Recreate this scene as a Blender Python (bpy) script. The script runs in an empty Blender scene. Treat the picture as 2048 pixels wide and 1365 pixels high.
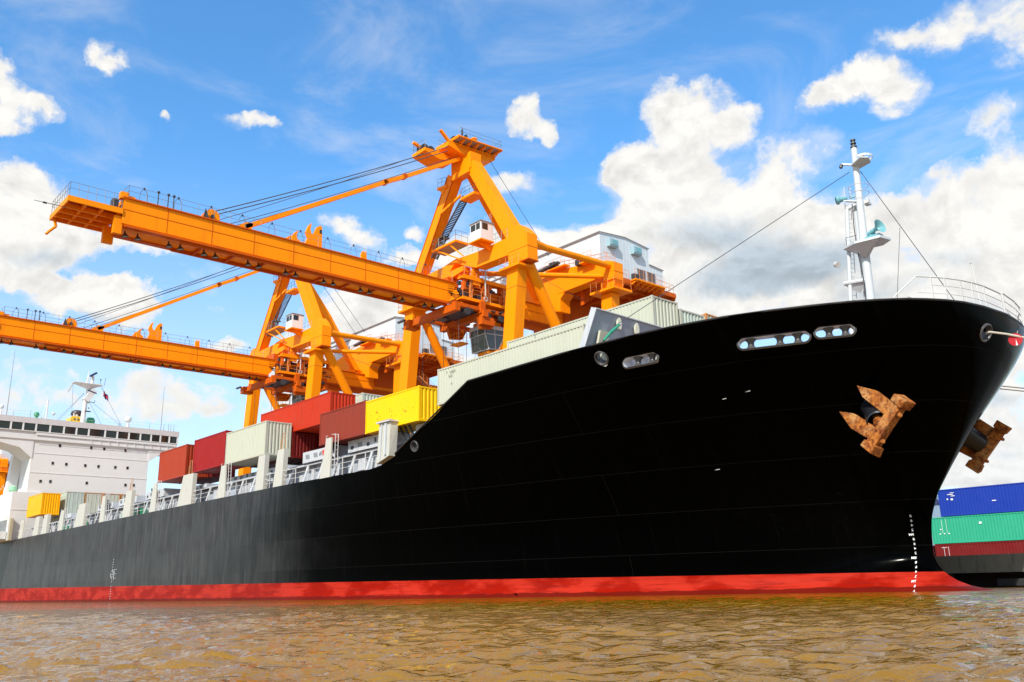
import bpy, bmesh, math, random
import numpy as np
from mathutils import Vector, Matrix
R=math.radians
sc=bpy.context.scene
# ------------------------------------------------------------------ camera
cd=bpy.data.cameras.new('camera'); cam=bpy.data.objects.new('camera',cd); sc.collection.objects.link(cam); sc.camera=cam
cd.sensor_width=36.0; cd.lens=31.169; cd.clip_start=.1; cd.clip_end=20000
CAMROT=[[0.6631377, 0.213426, 0.7174244], [0.7482222, -0.1630276, -0.6431062], [-0.0202956, 0.9632608, -0.2677998]]
m=Matrix([list(r)+[0] for r in CAMROT]+[[0,0,0,1]]); m.translation=Vector((0,0,.6)); cam.matrix_world=m
# ------------------------------------------------------------------ light
SUN=Vector((.33,-.70,.63)).normalized()
ld=bpy.data.lights.new('sun','SUN'); ld.energy=4.5; ld.angle=R(.5); ld.color=(1,.95,.86)
lo=bpy.data.objects.new('sun',ld); sc.collection.objects.link(lo); lo.rotation_euler=SUN.to_track_quat('Z','Y').to_euler()
sc.view_settings.view_transform='Standard'; sc.view_settings.look='None'; sc.view_settings.gamma=1; sc.view_settings.exposure=0.15
# ------------------------------------------------------------------ node helper
class N:
    def __init__(s,nt): s.nt=nt; s.n=nt.nodes; s.l=nt.links
    def add(s,t,**k):
        n=s.n.new(t)
        for a,b in k.items(): setattr(n,a,b)
        return n
    def put(s,sock,v):
        if isinstance(v,bpy.types.NodeSocket): s.l.new(v,sock)
        elif isinstance(v,(tuple,list)) and sock.type=='RGBA' and len(v)==3: sock.default_value=(*v,1)
        else: sock.default_value=v
    def math(s,op,a,b=0.0,c=0.0,clamp=False):
        n=s.add('ShaderNodeMath',operation=op,use_clamp=clamp)
        s.put(n.inputs[0],a); s.put(n.inputs[1],b)
        if op in('MULTIPLY_ADD','WRAP','SMOOTH_MAX'): s.put(n.inputs[2],c)
        return n.outputs[0]
    def vmath(s,op,a,b=(0,0,0),out=0):
        n=s.add('ShaderNodeVectorMath',operation=op); s.put(n.inputs[0],a)
        if op=='SCALE': s.put(n.inputs['Scale'],b)
        else: s.put(n.inputs[1],b)
        return n.outputs[out]
    def noise(s,vec,scale,detail=4,rough=.55,dist=0,lac=2.0):
        n=s.add('ShaderNodeTexNoise'); s.put(n.inputs['Vector'],vec)
        n.inputs['Scale'].default_value=scale; n.inputs['Detail'].default_value=detail
        n.inputs['Roughness'].default_value=rough; n.inputs['Distortion'].default_value=dist; n.inputs['Lacunarity'].default_value=lac
        return n.outputs['Fac']
    def ramp(s,v,a,b,c=0.0,d=1.0,smooth=True):
        n=s.add('ShaderNodeMapRange',interpolation_type='SMOOTHSTEP' if smooth else 'LINEAR'); n.clamp=True
        for i,x in enumerate((v,a,b,c,d)): s.put(n.inputs[i],x)
        return n.outputs[0]
    def mix(s,f,a,b,mode='MIX'):
        n=s.add('ShaderNodeMix',data_type='RGBA',blend_type=mode); s.put(n.inputs[0],f); s.put(n.inputs[6],a); s.put(n.inputs[7],b)
        return n.outputs[2]
    def sep(s,v):
        n=s.add('ShaderNodeSeparateXYZ'); s.put(n.inputs[0],v); return n.outputs
    def comb(s,x,y,z):
        n=s.add('ShaderNodeCombineXYZ'); s.put(n.inputs[0],x); s.put(n.inputs[1],y); s.put(n.inputs[2],z); return n.outputs[0]
    def bump(s,h,st=.3,dist=.02,nrm=None):
        n=s.add('ShaderNodeBump'); n.inputs['Strength'].default_value=st; n.inputs['Distance'].default_value=dist; s.put(n.inputs['Height'],h)
        if nrm is not None: s.put(n.inputs['Normal'],nrm)
        return n.outputs[0]
# ------------------------------------------------------------------ sky (world)
CLOUDS= [(-34.48, 29.06, 3.72, 2.21, 1.3), (-37.21, 29.66, 2.08, 1.78, 1.1), (-31.87, 27.97, 2.14, 1.62, 1.1), (-39.39, 26.35, 2.59, 1.84, 1.1), (-36.16, 25.75, 5.05, 2.89, 1.4), (-40.64, 25.82, 1.73, 1.54, 0.9), (-38.41, 23.15, 4.05, 2.49, 1.3), (-33.42, 22.67, 6.16, 3.37, 1.5), (-30.77, 20.18, 7.17, 3.36, 1.4), (-29.56, 25.22, 2.84, 2.37, 1.0), (-28.35, 22.01, 3.98, 2.39, 1.1), (-25.2, 20.31, 3.78, 2.65, 1.1), (-35.41, 18.79, 7.11, 2.82, 1.3), (-29.22, 17.21, 7.84, 2.74, 1.4), (-21.33, 20.83, 3.57, 2.13, 1.2), (-18.09, 21.9, 2.86, 1.92, 1.2), (-15.85, 22.51, 2.25, 2.41, 1.1), (-20.36, 18.01, 6.11, 3.41, 1.4), (-16.31, 18.38, 3.94, 4.37, 1.3), (-23.43, 16.14, 6.93, 2.63, 1.3), (-18.33, 13.9, 5.0, 3.36, 1.2), (-24.59, 28.92, 2.87, 1.39, 1.1), (-21.95, 28.07, 2.02, 2.06, 1.2), (-26.57, 28.44, 2.02, 1.28, 0.9), (-23.28, 29.36, 2.23, 1.23, 1.0), (-26.9, 25.99, 2.15, 1.3, 0.75), (-16.82, 30.52, 5.08, 1.53, 0.85), (-14.71, 28.54, 2.28, 1.78, 0.8), (-20.6, 30.71, 3.16, 1.06, 0.5), (-16.64, 25.51, 2.84, 1.33, 0.6), (-19.19, 8.31, 3.95, 2.78, 1.3), (-22.02, 6.58, 3.6, 1.98, 1.3), (-18.67, 5.2, 3.85, 2.45, 1.2), (-19.31, 10.89, 3.76, 1.69, 1.1), (-43.63, 21.9, 3.78, 1.43, 1.3), (-47.1, 21.39, 4.14, 1.91, 1.3), (-50.2, 21.44, 2.42, 1.59, 1.2), (-41.21, 22.09, 2.72, 1.26, 1.1), (-52.1, 20.8, 1.72, 1.28, 0.9), (-48.73, 25.85, 3.18, 0.94, 0.55), (-46.68, 29.36, 1.37, 1.52, 0.85), (-45.63, 28.56, 0.89, 1.07, 0.7), (-46.46, 30.57, 1.01, 0.75, 0.6), (-75.56, 31.11, 1.12, 0.85, 1.0), (-74.59, 30.54, 0.95, 0.65, 0.9), (-66.08, 28.51, 1.97, 0.58, 0.55), (-70.85, 27.92, 0.62, 0.34, 0.4), (-80.89, 28.8, 1.32, 1.29, 1.1), (-79.91, 27.67, 1.6, 1.19, 1.1), (-78.4, 27.8, 1.1, 0.7, 1.0), (-80.28, 26.49, 1.31, 0.79, 1.0), (-79.46, 23.48, 1.44, 1.09, 1.1), (-78.34, 22.14, 2.39, 1.66, 1.2), (-79.14, 20.02, 3.62, 2.49, 1.4), (-76.6, 21.3, 2.18, 1.55, 1.0), (-76.9, 19.23, 2.68, 1.27, 1.0), (-73.64, 19.98, 4.27, 0.81, 0.75), (-70.4, 19.77, 2.98, 0.66, 0.6), (-79.14, 18.04, 2.56, 1.39, 1.1), (-74.76, 17.19, 3.03, 1.3, 1.2), (-72.5, 17.15, 2.57, 1.12, 1.2), (-76.34, 16.71, 2.41, 1.28, 1.1), (-78.01, 17.35, 2.34, 0.98, 0.9), (-74.09, 16.09, 4.15, 0.87, 1.0), (-66.59, 15.37, 1.83, 0.74, 1.1), (-59.78, 22.8, 2.01, 0.93, 0.9), (-58.57, 21.92, 2.02, 0.94, 0.8), (-56.02, 21.06, 2.72, 0.7, 0.6), (-54.34, 23.0, 1.31, 0.88, 0.8), (-54.67, 21.41, 2.05, 0.79, 0.6), (-58.31, 18.45, 2.65, 1.74, 1.1), (-59.58, 17.14, 2.61, 1.58, 1.1), (-56.28, 16.91, 3.32, 1.92, 1.1), (-60.76, 14.24, 3.83, 2.84, 1.1), (-63.22, 12.9, 2.8, 2.18, 0.9), (-74.92, 11.05, 9.3, 2.01, 0.75), (-64.93, 10.67, 7.87, 1.85, 0.7), (-70.08, 12.56, 6.34, 1.35, 0.55), (-77.51, 13.12, 3.85, 1.13, 0.5), (-53.94, 15.01, 6.64, 2.89, 1.0), (-48.89, 17.57, 5.08, 2.58, 0.9)]
SHADES= [(-33.54, 21.43, 5.16, 2.16, 0.6), (-29.01, 19.03, 6.99, 2.42, 0.75), (-32.85, 18.54, 6.31, 1.86, 0.6), (-21.21, 17.87, 4.85, 1.72, 0.4), (-19.31, 14.34, 3.07, 1.69, 0.45), (-19.23, 9.74, 2.74, 0.84, 0.55), (-20.83, 7.62, 1.77, 0.85, 0.45), (-18.66, 6.86, 1.45, 0.83, 0.35), (-35.65, 23.84, 2.99, 1.54, 0.15), (-77.66, 18.83, 4.23, 0.98, 0.35), (-74.6, 15.74, 4.38, 0.52, 0.35), (-25.43, 23.05, 1.48, 0.87, 0.3), (-16.91, 25.58, 1.56, 0.8, 0.3), (-63.15, 11.66, 6.19, 1.24, 0.15), (-24.84, 16.34, 4.53, 1.18, 0.4)]

w=bpy.data.worlds.new('World'); sc.world=w; w.use_nodes=True; w.node_tree.nodes.clear()
g=N(w.node_tree)
sky=g.add('ShaderNodeTexSky'); sky.sky_type='NISHITA'; sky.sun_disc=False
sky.sun_elevation=math.asin(SUN.z); sky.sun_rotation=math.atan2(SUN.x,SUN.y)
sky.air_density=1.0; sky.dust_density=.6; sky.ozone_density=2.5; sky.altitude=0
tc=g.add('ShaderNodeTexCoord'); D=g.vmath('NORMALIZE',tc.outputs['Generated'])
x,y,z=g.sep(D)
az=g.math('MULTIPLY',g.math('ARCTAN2',x,y),180/math.pi); el=g.math('MULTIPLY',g.math('ARCSINE',z),180/math.pi)
n1=g.noise(D,10,8,.62); n2=g.noise(g.vmath('ADD',D,(3.1,1.7,5.2)),10,8,.62)
P2=g.comb(g.math('MULTIPLY_ADD',g.math('SUBTRACT',n1,.5),5.5,az),g.math('MULTIPLY_ADD',g.math('SUBTRACT',n2,.5),4.6,el),0)
def blobsum(L,acc=0.0):
    for (a,e,ra,re,wt) in L:
        mp=g.add('ShaderNodeMapping'); g.put(mp.inputs[0],P2)
        mp.inputs['Location'].default_value=(-a/ra,-e/re,0); mp.inputs['Scale'].default_value=(1/ra,1/re,1)
        gr=g.add('ShaderNodeTexGradient',gradient_type='SPHERICAL'); g.l.new(mp.outputs[0],gr.inputs[0])
        acc=g.math('MULTIPLY_ADD',gr.outputs['Fac'],wt,acc)
    return acc
S=g.math('MINIMUM',g.math('MULTIPLY',blobsum(CLOUDS),1.15),1.15)
# clouds in the half of the sky behind the viewer
back=g.ramp(g.noise(g.vmath('MULTIPLY',D,(1,1,2.2)),1.9,4,.55),.44,.60)
inview=g.math('MULTIPLY',g.ramp(az,-105,-95),g.ramp(az,10,0)); inview=g.math('MULTIPLY',inview,g.ramp(el,52,44))
S=g.math('ADD',S,g.math('MULTIPLY',back,g.math('SUBTRACT',1.0,inview)))
f1=g.noise(g.vmath('MULTIPLY',D,(1,1,1.25)),11,10,.62,.3)
f1b=g.noise(g.vmath('MULTIPLY',g.vmath('ADD',D,tuple(SUN*.012)),(1,1,1.25)),11,10,.55,.3)
wisp=g.noise(g.vmath('MULTIPLY',D,(1,1,2.6)),4.5,6,.6,.6)
dens=g.math('MULTIPLY_ADD',g.math('SUBTRACT',f1,.5),g.ramp(S,.0,.3,0,2.4),S)
dens=g.math('MULTIPLY_ADD',g.math('SUBTRACT',g.noise(D,38,6,.62,.4),.5),g.ramp(S,.0,.3,0,1.0),dens)
alpha=g.ramp(dens,.02,.80)
halo=g.math('MULTIPLY',g.ramp(S,.0,.55),g.ramp(g.noise(g.vmath('MULTIPLY',D,(1,1,1.8)),7,7,.6,.8),.35,.65,.15,.62)); alpha=g.math('MAXIMUM',alpha,halo)
# thin veils
veil=g.math('MULTIPLY',g.ramp(wisp,.42,.74),g.math('MULTIPLY_ADD',g.ramp(el,34,8),.45,.32))
alpha=g.math('MAXIMUM',alpha,veil)
low=g.ramp(el,28,2,0,.66); alpha=g.math('MAXIMUM',alpha,low)
core=g.ramp(dens,.55,1.25)
G2=blobsum(SHADES); gr=g.math('MULTIPLY',g.ramp(g.math('MULTIPLY_ADD',g.math('SUBTRACT',f1,.5),.8,G2),.05,.60),.95)
em=g.math('MULTIPLY',g.math('SUBTRACT',f1,f1b),g.math('MULTIPLY_ADD',core,1.5,.3))
lum=g.math('ADD',.98,em); lum=g.math('MINIMUM',g.math('MAXIMUM',lum,.80),1.05)
cc=g.mix(gr,(.98,.965,.93),(.53,.63,.72))
cc=g.mix(g.ramp(el,16,0,0,.5),cc,(.80,.86,.90))
cc=g.vmath('SCALE',cc,g.math('MULTIPLY',lum,8.9))
skyc=g.add('ShaderNodeHueSaturation'); skyc.inputs['Saturation'].default_value=1.1; skyc.inputs['Value'].default_value=2.2; g.l.new(sky.outputs[0],skyc.inputs['Color'])
skyc=g.mix(1.0,skyc.outputs[0],(.66,1.03,1.16),'MULTIPLY')
col=g.mix(alpha,skyc,cc)
bg=g.add('ShaderNodeBackground'); g.put(bg.inputs['Color'],col); bg.inputs['Strength'].default_value=.1
wo=g.add('ShaderNodeOutputWorld'); g.l.new(bg.outputs[0],wo.inputs[0])
w.cycles.sampling_method='MANUAL'; w.cycles.sample_map_resolution=512
# ------------------------------------------------------------------ mesh builder
class MB:
    def __init__(s): s.v=[]; s.f=[]; s.m=[]; s.k=0
    def add(s,vs,fs,k=None):
        o=len(s.v); s.v+=[tuple(p) for p in vs]; s.f+=[tuple(i+o for i in q) for q in fs]; s.m+=[s.k if k is None else k]*len(fs); return s
    def hexa(s,p):  # 8 pts: bottom 4 ccw, top 4 ccw
        return s.add(p,[(3,2,1,0),(4,5,6,7),(0,1,5,4),(1,2,6,5),(2,3,7,6),(3,0,4,7)])
    def box(s,a,b):
        x0,x1=sorted((a[0],b[0])); y0,y1=sorted((a[1],b[1])); z0,z1=sorted((a[2],b[2]))
        return s.hexa([(x0,y0,z0),(x1,y0,z0),(x1,y1,z0),(x0,y1,z0),(x0,y0,z1),(x1,y0,z1),(x1,y1,z1),(x0,y1,z1)])
    def beam(s,p,q,w,h,up=(0,0,1),w2=None,h2=None):
        p=Vector(p);q=Vector(q);d=(q-p).normalized();u=Vector(up); 
        if abs(d.dot(u))>.98: u=Vector((0,1,0))
        r=d.cross(u).normalized(); t=r.cross(d)
        w2=w if w2 is None else w2; h2=h if h2 is None else h2
        A=[p+r*a*w/2+t*b*h/2 for a,b in((-1,-1),(1,-1),(1,1),(-1,1))]; B=[q+r*a*w2/2+t*b*h2/2 for a,b in((-1,-1),(1,-1),(1,1),(-1,1))]
        return s.add(A+B,[(0,1,2,3),(7,6,5,4),(0,4,5,1),(1,5,6,2),(2,6,7,3),(3,7,4,0)])
    def tube(s,p,q,r,r2=None,n=8,cap=True):
        p=Vector(p);q=Vector(q);d=(q-p).normalized();u=Vector((0,0,1)) if abs(d.z)<.9 else Vector((1,0,0))
        a=d.cross(u).normalized();b=d.cross(a); r2=r if r2 is None else r2
        V=[p+(a*math.cos(t)+b*math.sin(t))*r for t in [2*math.pi*i/n for i in range(n)]]+[q+(a*math.cos(t)+b*math.sin(t))*r2 for t in [2*math.pi*i/n for i in range(n)]]
        F=[(i,(i+1)%n,n+(i+1)%n,n+i) for i in range(n)]
        if cap: F+=[tuple(range(n-1,-1,-1)),tuple(range(n,2*n))]
        return s.add(V,F)
    def path(s,pts,r,n=6):
        for a,b in zip(pts[:-1],pts[1:]): s.tube(a,b,r,n=n)
        return s
    def prism(s,poly,vec):
        n=len(poly); v=Vector(vec); P=[Vector(p) for p in poly]
        return s.add(P+[p+v for p in P],[tuple(range(n-1,-1,-1)),tuple(range(n,2*n))]+[(i,(i+1)%n,n+(i+1)%n,n+i) for i in range(n)])
    def lathe(s,o,ax,prof,n=20):   # prof: (dist along axis, radius)
        o=Vector(o);d=Vector(ax).normalized();u=Vector((0,0,1)) if abs(d.z)<.9 else Vector((1,0,0)); a=d.cross(u).normalized();b=d.cross(a)
        V=[];F=[]
        for (h,r) in prof:
            V+=[o+d*h+(a*math.cos(2*math.pi*i/n)+b*math.sin(2*math.pi*i/n))*r for i in range(n)]
        for j in range(len(prof)-1): F+=[(j*n+i,j*n+(i+1)%n,(j+1)*n+(i+1)%n,(j+1)*n+i) for i in range(n)]
        return s.add(V,F)
    def sphere(s,c,r,n=12,sz=1):
        c=Vector(c); return s.lathe(c-Vector((0,0,r*sz)),(0,0,1),[(r*sz*(1-math.cos(math.pi*j/8)),max(r*math.sin(math.pi*j/8),.001)) for j in range(9)],n)
    def pieces(s):   # clusters of far-apart shapes, each to become an object of its own
        n=len(s.v)
        if n==0: return [s]
        p=list(range(n))
        def find(i):
            while p[i]!=i: p[i]=p[p[i]]; i=p[i]
            return i
        for q in s.f:
            a=find(q[0])
            for j in q[1:]:
                b=find(j)
                if a!=b: p[b]=a
        r=np.array([find(i) for i in range(n)]); _,isl=np.unique(r,return_inverse=True); k=isl.max()+1
        if k==1 or k>1500: return [s]
        P=np.array([tuple(v) for v in s.v]); lo=np.full((k,3),1e9); hi=-lo
        np.minimum.at(lo,isl,P); np.maximum.at(hi,isl,P); sz=(hi-lo).max(1)
        gap=np.maximum(0,np.maximum(lo[:,None]-hi[None],lo[None]-hi[:,None]))
        near=np.sqrt((gap**2).sum(2))<=np.maximum(.02,.5*np.maximum(sz[:,None],sz[None]))
        lab=np.arange(k)
        while True:
            new=np.where(near,lab[None,:],k+1).min(1); new=np.minimum(lab,new); new=new[new]
            if (new==lab).all(): break
            lab=new
        u=np.unique(lab)
        if len(u)==1: return [s]
        out=[]
        size={x:(lab[isl]==x).sum() for x in u}
        for x in sorted(u,key=lambda x:-size[x]):
            sel=np.nonzero(lab[isl]==x)[0]; mp=-np.ones(n,int); mp[sel]=np.arange(len(sel)); q=MB(); q.v=[s.v[i] for i in sel]
            for f_,m_ in zip(s.f,s.m):
                if mp[f_[0]]>=0: q.f.append(tuple(int(mp[i]) for i in f_)); q.m.append(m_)
            out.append(q)
        return out
    def build(s,name,mat,parent=None,smooth=False,ang=35,label=None,fix=True,split=True):
        ps=s.pieces() if split else [s]
        if len(ps)>1 and len(ps)<=90:
            return [q.build(name,mat,parent,smooth,ang,label,fix) for q in ps][0]
        me=bpy.data.meshes.new(name); off=ROOTLOC(parent)
        me.from_pydata([(a-off[0],b-off[1],c-off[2]) for a,b,c in s.v],[],s.f)
        mats=mat if isinstance(mat,(list,tuple)) else [mat]
        for q in mats: me.materials.append(q)
        if len(mats)>1: me.polygons.foreach_set('material_index',s.m)
        if fix:
            bm=bmesh.new(); bm.from_mesh(me); bmesh.ops.recalc_face_normals(bm,faces=bm.faces); bm.to_mesh(me); bm.free()
        if smooth:
            me.polygons.foreach_set('use_smooth',[True]*len(me.polygons)); me.set_sharp_from_angle(angle=R(ang))
        me.update()
        o=bpy.data.objects.new(name,me); sc.collection.objects.link(o)
        if parent is not None: o.parent=parent
        if label: o['label']=label
        return o
def ROOTLOC(p):
    v=Vector((0,0,0))
    while p is not None: v+=Vector(p.location); p=p.parent
    return v
def tag(o,label,cat,group=None,kind=None):
    o['label']=label; o['category']=cat
    if group: o['group']=group
    if kind: o['kind']=kind
    return o
def thing(name,loc,label,cat,group=None):
    o=bpy.data.objects.new(name,None); sc.collection.objects.link(o); o.location=loc; o.empty_display_size=.5
    return tag(o,label,cat,group)
def copy_tree(o,parent=None):
    c=o.copy(); sc.collection.objects.link(c); c.parent=parent
    for ch in list(o.children): copy_tree(ch,c)
    return c
# ------------------------------------------------------------------ materials
MATS={}
def paint(name,col,rough=.45,dirt=.35,dcol=(.12,.09,.06),rust=0.0,scale=.6,metal=0.0,spec=.5,bump=.15,streak=6.0,fade=.12):
    m=bpy.data.materials.new(name); m.use_nodes=True; g=N(m.node_tree); b=g.n['Principled BSDF']
    ge=g.add('ShaderNodeNewGeometry'); oi=g.add('ShaderNodeObjectInfo')
    pos=g.vmath('ADD',ge.outputs['Position'],g.comb(g.math('MULTIPLY',oi.outputs['Random'],3.0),0,0))
    st=g.noise(g.vmath('MULTIPLY',pos,(1,1,1/streak)),scale*4,5,.6)
    bl=g.noise(pos,scale,4,.6)
    c=g.mix(g.ramp(bl,.3,.75,0,fade),col,tuple(min(1,k*1.22+(.03 if max(col)-min(col)<.3 else 0)) for k in col))
    c=g.mix(g.math('MULTIPLY',g.ramp(st,.50,.78),dirt),c,dcol)
    if rust>0:
        rn=g.noise(pos,scale*5,7,.7)
        c=g.mix(g.ramp(rn,.72-.2*rust,.78-.18*rust,0,.9),c,(.20,.062,.018))
        rs=g.noise(g.vmath('MULTIPLY',g.vmath('ADD',pos,(9,3,1)),(1,1,.12)),scale*7,4,.6)
        c=g.mix(g.ramp(rs,.60,.78,0,min(.7,rust)),c,(.30,.11,.03))
    g.put(b.inputs['Base Color'],c); g.put(b.inputs['Roughness'],g.ramp(bl,.3,.7,rough*.8,min(1,rough*1.3)))
    b.inputs['Metallic'].default_value=metal; b.inputs['Specular IOR Level'].default_value=spec
    if bump: g.put(b.inputs['Normal'],g.bump(g.noise(pos,2.2,3,.5),bump,.03))
    MATS[name]=m; return m
ORG=(1.0,.278,.0005)
M_or=paint('crane_orange',ORG,.5,.38,(.60,.15,.004),.05,.25,spec=.12)
M_or2=paint('crane_orange_worn_shade',(.58,.10,.004),.55,.45,(.14,.04,.01),.25,.5,spec=.12)  # darker copy: worn seams and edges, plus joint shade put into the colour
M_rail=paint('rail_grey',(.22,.21,.20),.5,.3)
M_railo=paint('rail_orange',(.62,.20,.04),.5,.3)
M_dark=paint('dark_steel',(.035,.035,.04),.5,.2)
M_cable=paint('cable',(.05,.055,.065),.6,.0,bump=0)
M_white=paint('white_paint',(.70,.70,.68),.4,.15,(.45,.42,.38),.0,.3)
M_house=paint('pale_cladding',(.58,.64,.67),.5,.12,(.4,.45,.5),0,.3)
M_plate=paint('grating',(.30,.29,.28),.7,.3)
M_ship=paint('superstructure_white',(.70,.69,.67),.42,.12,(.5,.46,.40),.0,.18,bump=.5)
M_greybl=paint('deck_grey',(.36,.41,.47),.5,.4,(.16,.17,.19),.12,.8)
M_ltgrey=paint('coaming_grey',(.50,.52,.54),.5,.45,(.2,.2,.2),.15,.8)
M_ped=paint('pedestal_cream',(.50,.49,.43),.5,.4,(.40,.28,.15),.35,.9)
M_rlw=paint('ship_rail',(.58,.57,.55),.5,.3)
M_black=paint('black_fittings',(.012,.012,.013),.4,.1,bump=0)
M_win=bpy.data.materials.new('window_glass'); M_win.use_nodes=True
_b=M_win.node_tree.nodes['Principled BSDF']; _b.inputs['Base Color'].default_value=(.015,.02,.022,1); _b.inputs['Roughness'].default_value=.06
M_teal=paint('teal_paint',(.15,.38,.42),.35,.2)
M_green=paint('green_paint',(.02,.30,.13),.45,.3)
M_yel=paint('funnel_yellow',(.85,.50,.01),.4,.2)
M_redp=paint('red_disc',(.50,.008,.02),.5,.1,bump=0)
M_rope=paint('rope',(.55,.50,.42),.9,.3)
M_groupe=paint('green_rope',(.02,.26,.16),.8,.2)
M_mastw=paint('mast_white',(.58,.61,.62),.4,.15,(.45,.4,.35),.03,.6)
M_cabg=paint('cab_glass',(.09,.115,.10),.10,.3,(.05,.07,.06),bump=0)
M_navy=paint('navy_cloth',(.03,.04,.12),.8,0,bump=0)
# ================================================================== WATER
def water():
    mt=bpy.data.materials.new('river_water'); mt.use_nodes=True; g=N(mt.node_tree); b=g.n['Principled BSDF']
    ge=g.add('ShaderNodeNewGeometry'); p=ge.outputs['Position']
    px_,py_,pz_=g.sep(p); p2=g.comb(g.math('MULTIPLY',g.math('MULTIPLY_ADD',px_,.667,g.math('MULTIPLY',py_,.745)),.55),g.math('MULTIPLY_ADD',px_,-.745,g.math('MULTIPLY',py_,.667)),0)
    mud=g.noise(p,.09,4,.6)
    g.put(b.inputs['Base Color'],g.mix(g.ramp(mud,.3,.7),(.185,.088,.0005),(.25,.124,.003)))
    b.inputs['Roughness'].default_value=.05; b.inputs['IOR'].default_value=1.6
    n=g.bump(g.noise(p2,1.3,3,.5),.30,.25)
    n=g.bump(g.noise(p2,4.5,4,.6,.5),.75,.10,n)
    n=g.bump(g.noise(p2,15,3,.6,.4),.5,.025,n)
    g.put(b.inputs['Normal'],n)
    rnd=np.random.RandomState(5)
    rs=[2.0]
    while rs[-1]<90: rs.append(rs[-1]+max(.03,.0065*rs[-1]))
    while rs[-1]<9000: rs.append(rs[-1]*1.25)
    th=np.concatenate([np.linspace(-95,10,420),np.linspace(10,265,52)[1:]])*math.pi/180   # azimuth from +Y
    rr=np.array(rs); TT,RR=np.meshgrid(th,rr)
    X=RR*np.sin(TT); Y=RR*np.cos(TT); Z=np.zeros_like(X)
    dr=np.gradient(rr)[:,None]
    for k in range(90):
        lam=.10*(1.0/.10)**rnd.rand()**.8; a=rnd.randn()*.50-.84   # wave heading spread
        kx,ky=math.sin(a)*6.2832/lam,math.cos(a)*6.2832/lam
        amp=.0068*lam**.9*(.5+rnd.rand()); fade=np.clip((lam/(dr*2.2)-1),0,1)
        ph=kx*X+ky*Y+rnd.rand()*6.28+1.2*np.sin(X*.31+Y*.23+k)
        s=np.sin(ph); Z+=amp*fade*(s+.12*(1-np.abs(np.sin(ph/2))*2))
    Z*=np.clip((200-RR)/120,0,1)
    nr,nt=Z.shape
    V=np.stack([X,Y,Z],-1).reshape(-1,3)
    I=np.arange(nr*nt).reshape(nr,nt)
    a=I[:-1,:-1].ravel(); b_=I[1:,:-1].ravel(); c=I[1:,1:].ravel(); d=I[:-1,1:].ravel()
    F=np.stack([a,d,c,b_],-1)
    me=bpy.data.meshes.new('water'); me.from_pydata(V.tolist(),[],F.tolist()+[tuple(range(nt-2,-1,-1))])
    me.materials.append(mt); me.polygons.foreach_set('use_smooth',[True]*len(me.polygons)); me.update()
    bm=bmesh.new(); bm.from_mesh(me); bmesh.ops.remove_doubles(bm,verts=bm.verts,dist=1e-4); bmesh.ops.recalc_face_normals(bm,faces=bm.faces)
    up=sum(f.normal.z for f in bm.faces)
    if up<0: bmesh.ops.reverse_faces(bm,faces=bm.faces)
    bm.to_mesh(me); bm.free()
    o=bpy.data.objects.new('water',me); sc.collection.objects.link(o); o['kind']='structure'
water()
# ================================================================== QUAY
M_conc=paint('quay_concrete',(.19,.17,.13),.8,.75,(.07,.065,.045),.0,.7,bump=.5,streak=3)
M_conc2=paint('quay_slab',(.26,.25,.23),.85,.4,bump=.3)
mb=MB(); mb.box((-420,62.2,.3),(60,420,1.05)); q=mb.build('quay',M_conc2); q['kind']='structure'
root=thing('quay_wall',(-80,60.5,0),'weathered grey concrete quay edge with dark open underside behind the bow','quay wall')
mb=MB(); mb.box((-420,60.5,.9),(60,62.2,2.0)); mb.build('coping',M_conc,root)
mb=MB(); mb.box((-420,62.0,-1.5),(60,62.6,.9)); mb.build('back_wall',M_black,root)  # flat black paints in the shade of the open recess
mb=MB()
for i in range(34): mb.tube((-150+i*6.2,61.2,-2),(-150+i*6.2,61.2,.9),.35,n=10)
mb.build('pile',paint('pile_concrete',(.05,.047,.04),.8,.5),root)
mb=MB()
for x in (-19.5,-44,-70,-96): mb.beam((x-3,60.1,.30),(x+3,60.1,.30),.5,.42)
mb.build('rubber_fender',paint('rubber',(.03,.032,.035),.35,.2,bump=0),root)
# ================================================================== SHIP HULL
YC=46.5; HB=12.5
def lerp_tab(t,x):
    if x<=t[0][0]: return t[0][1]
    for i in range(len(t)-1):
        if x<=t[i+1][0]:
            a,b=t[i],t[i+1]; k=(x-a[0])/(b[0]-a[0]); return a[1]+(b[1]-a[1])*k
    return t[-1][1]
def smooth_tab(t,x):   # monotone cubic (Catmull) interpolation
    if x<=t[0][0]: return t[0][1]
    if x>=t[-1][0]: return t[-1][1]
    for i in range(len(t)-1):
        if x<=t[i+1][0]: break
    def sl(j):
        if j<=0: return (t[1][1]-t[0][1])/(t[1][0]-t[0][0])
        if j>=len(t)-1: return (t[-1][1]-t[-2][1])/(t[-1][0]-t[-2][0])
        a=(t[j][1]-t[j-1][1])/(t[j][0]-t[j-1][0]); b=(t[j+1][1]-t[j][1])/(t[j+1][0]-t[j][0])
        return 0 if a*b<=0 else 2*a*b/(a+b)
    h=t[i+1][0]-t[i][0]; s=(x-t[i][0])/h; m0=sl(i)*h; m1=sl(i+1)*h
    return (2*s**3-3*s*s+1)*t[i][1]+(s**3-2*s*s+s)*m0+(3*s*s-2*s**3)*t[i+1][1]+(s**3-s*s)*m1
STEM=[(-3,-16.0),(-1,-16.3),(-0.1,-17.3),(.2,-18.6),(.6,-19.5),(1.1,-20.05),(1.8,-20.3),(3.2,-20.2),(4.5,-19.8),(5.9,-19.0),(8.25,-17.5),(10.5,-16.0),(11.8,-15.3),(12.6,-15.05),(13.3,-15.0)]
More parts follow.
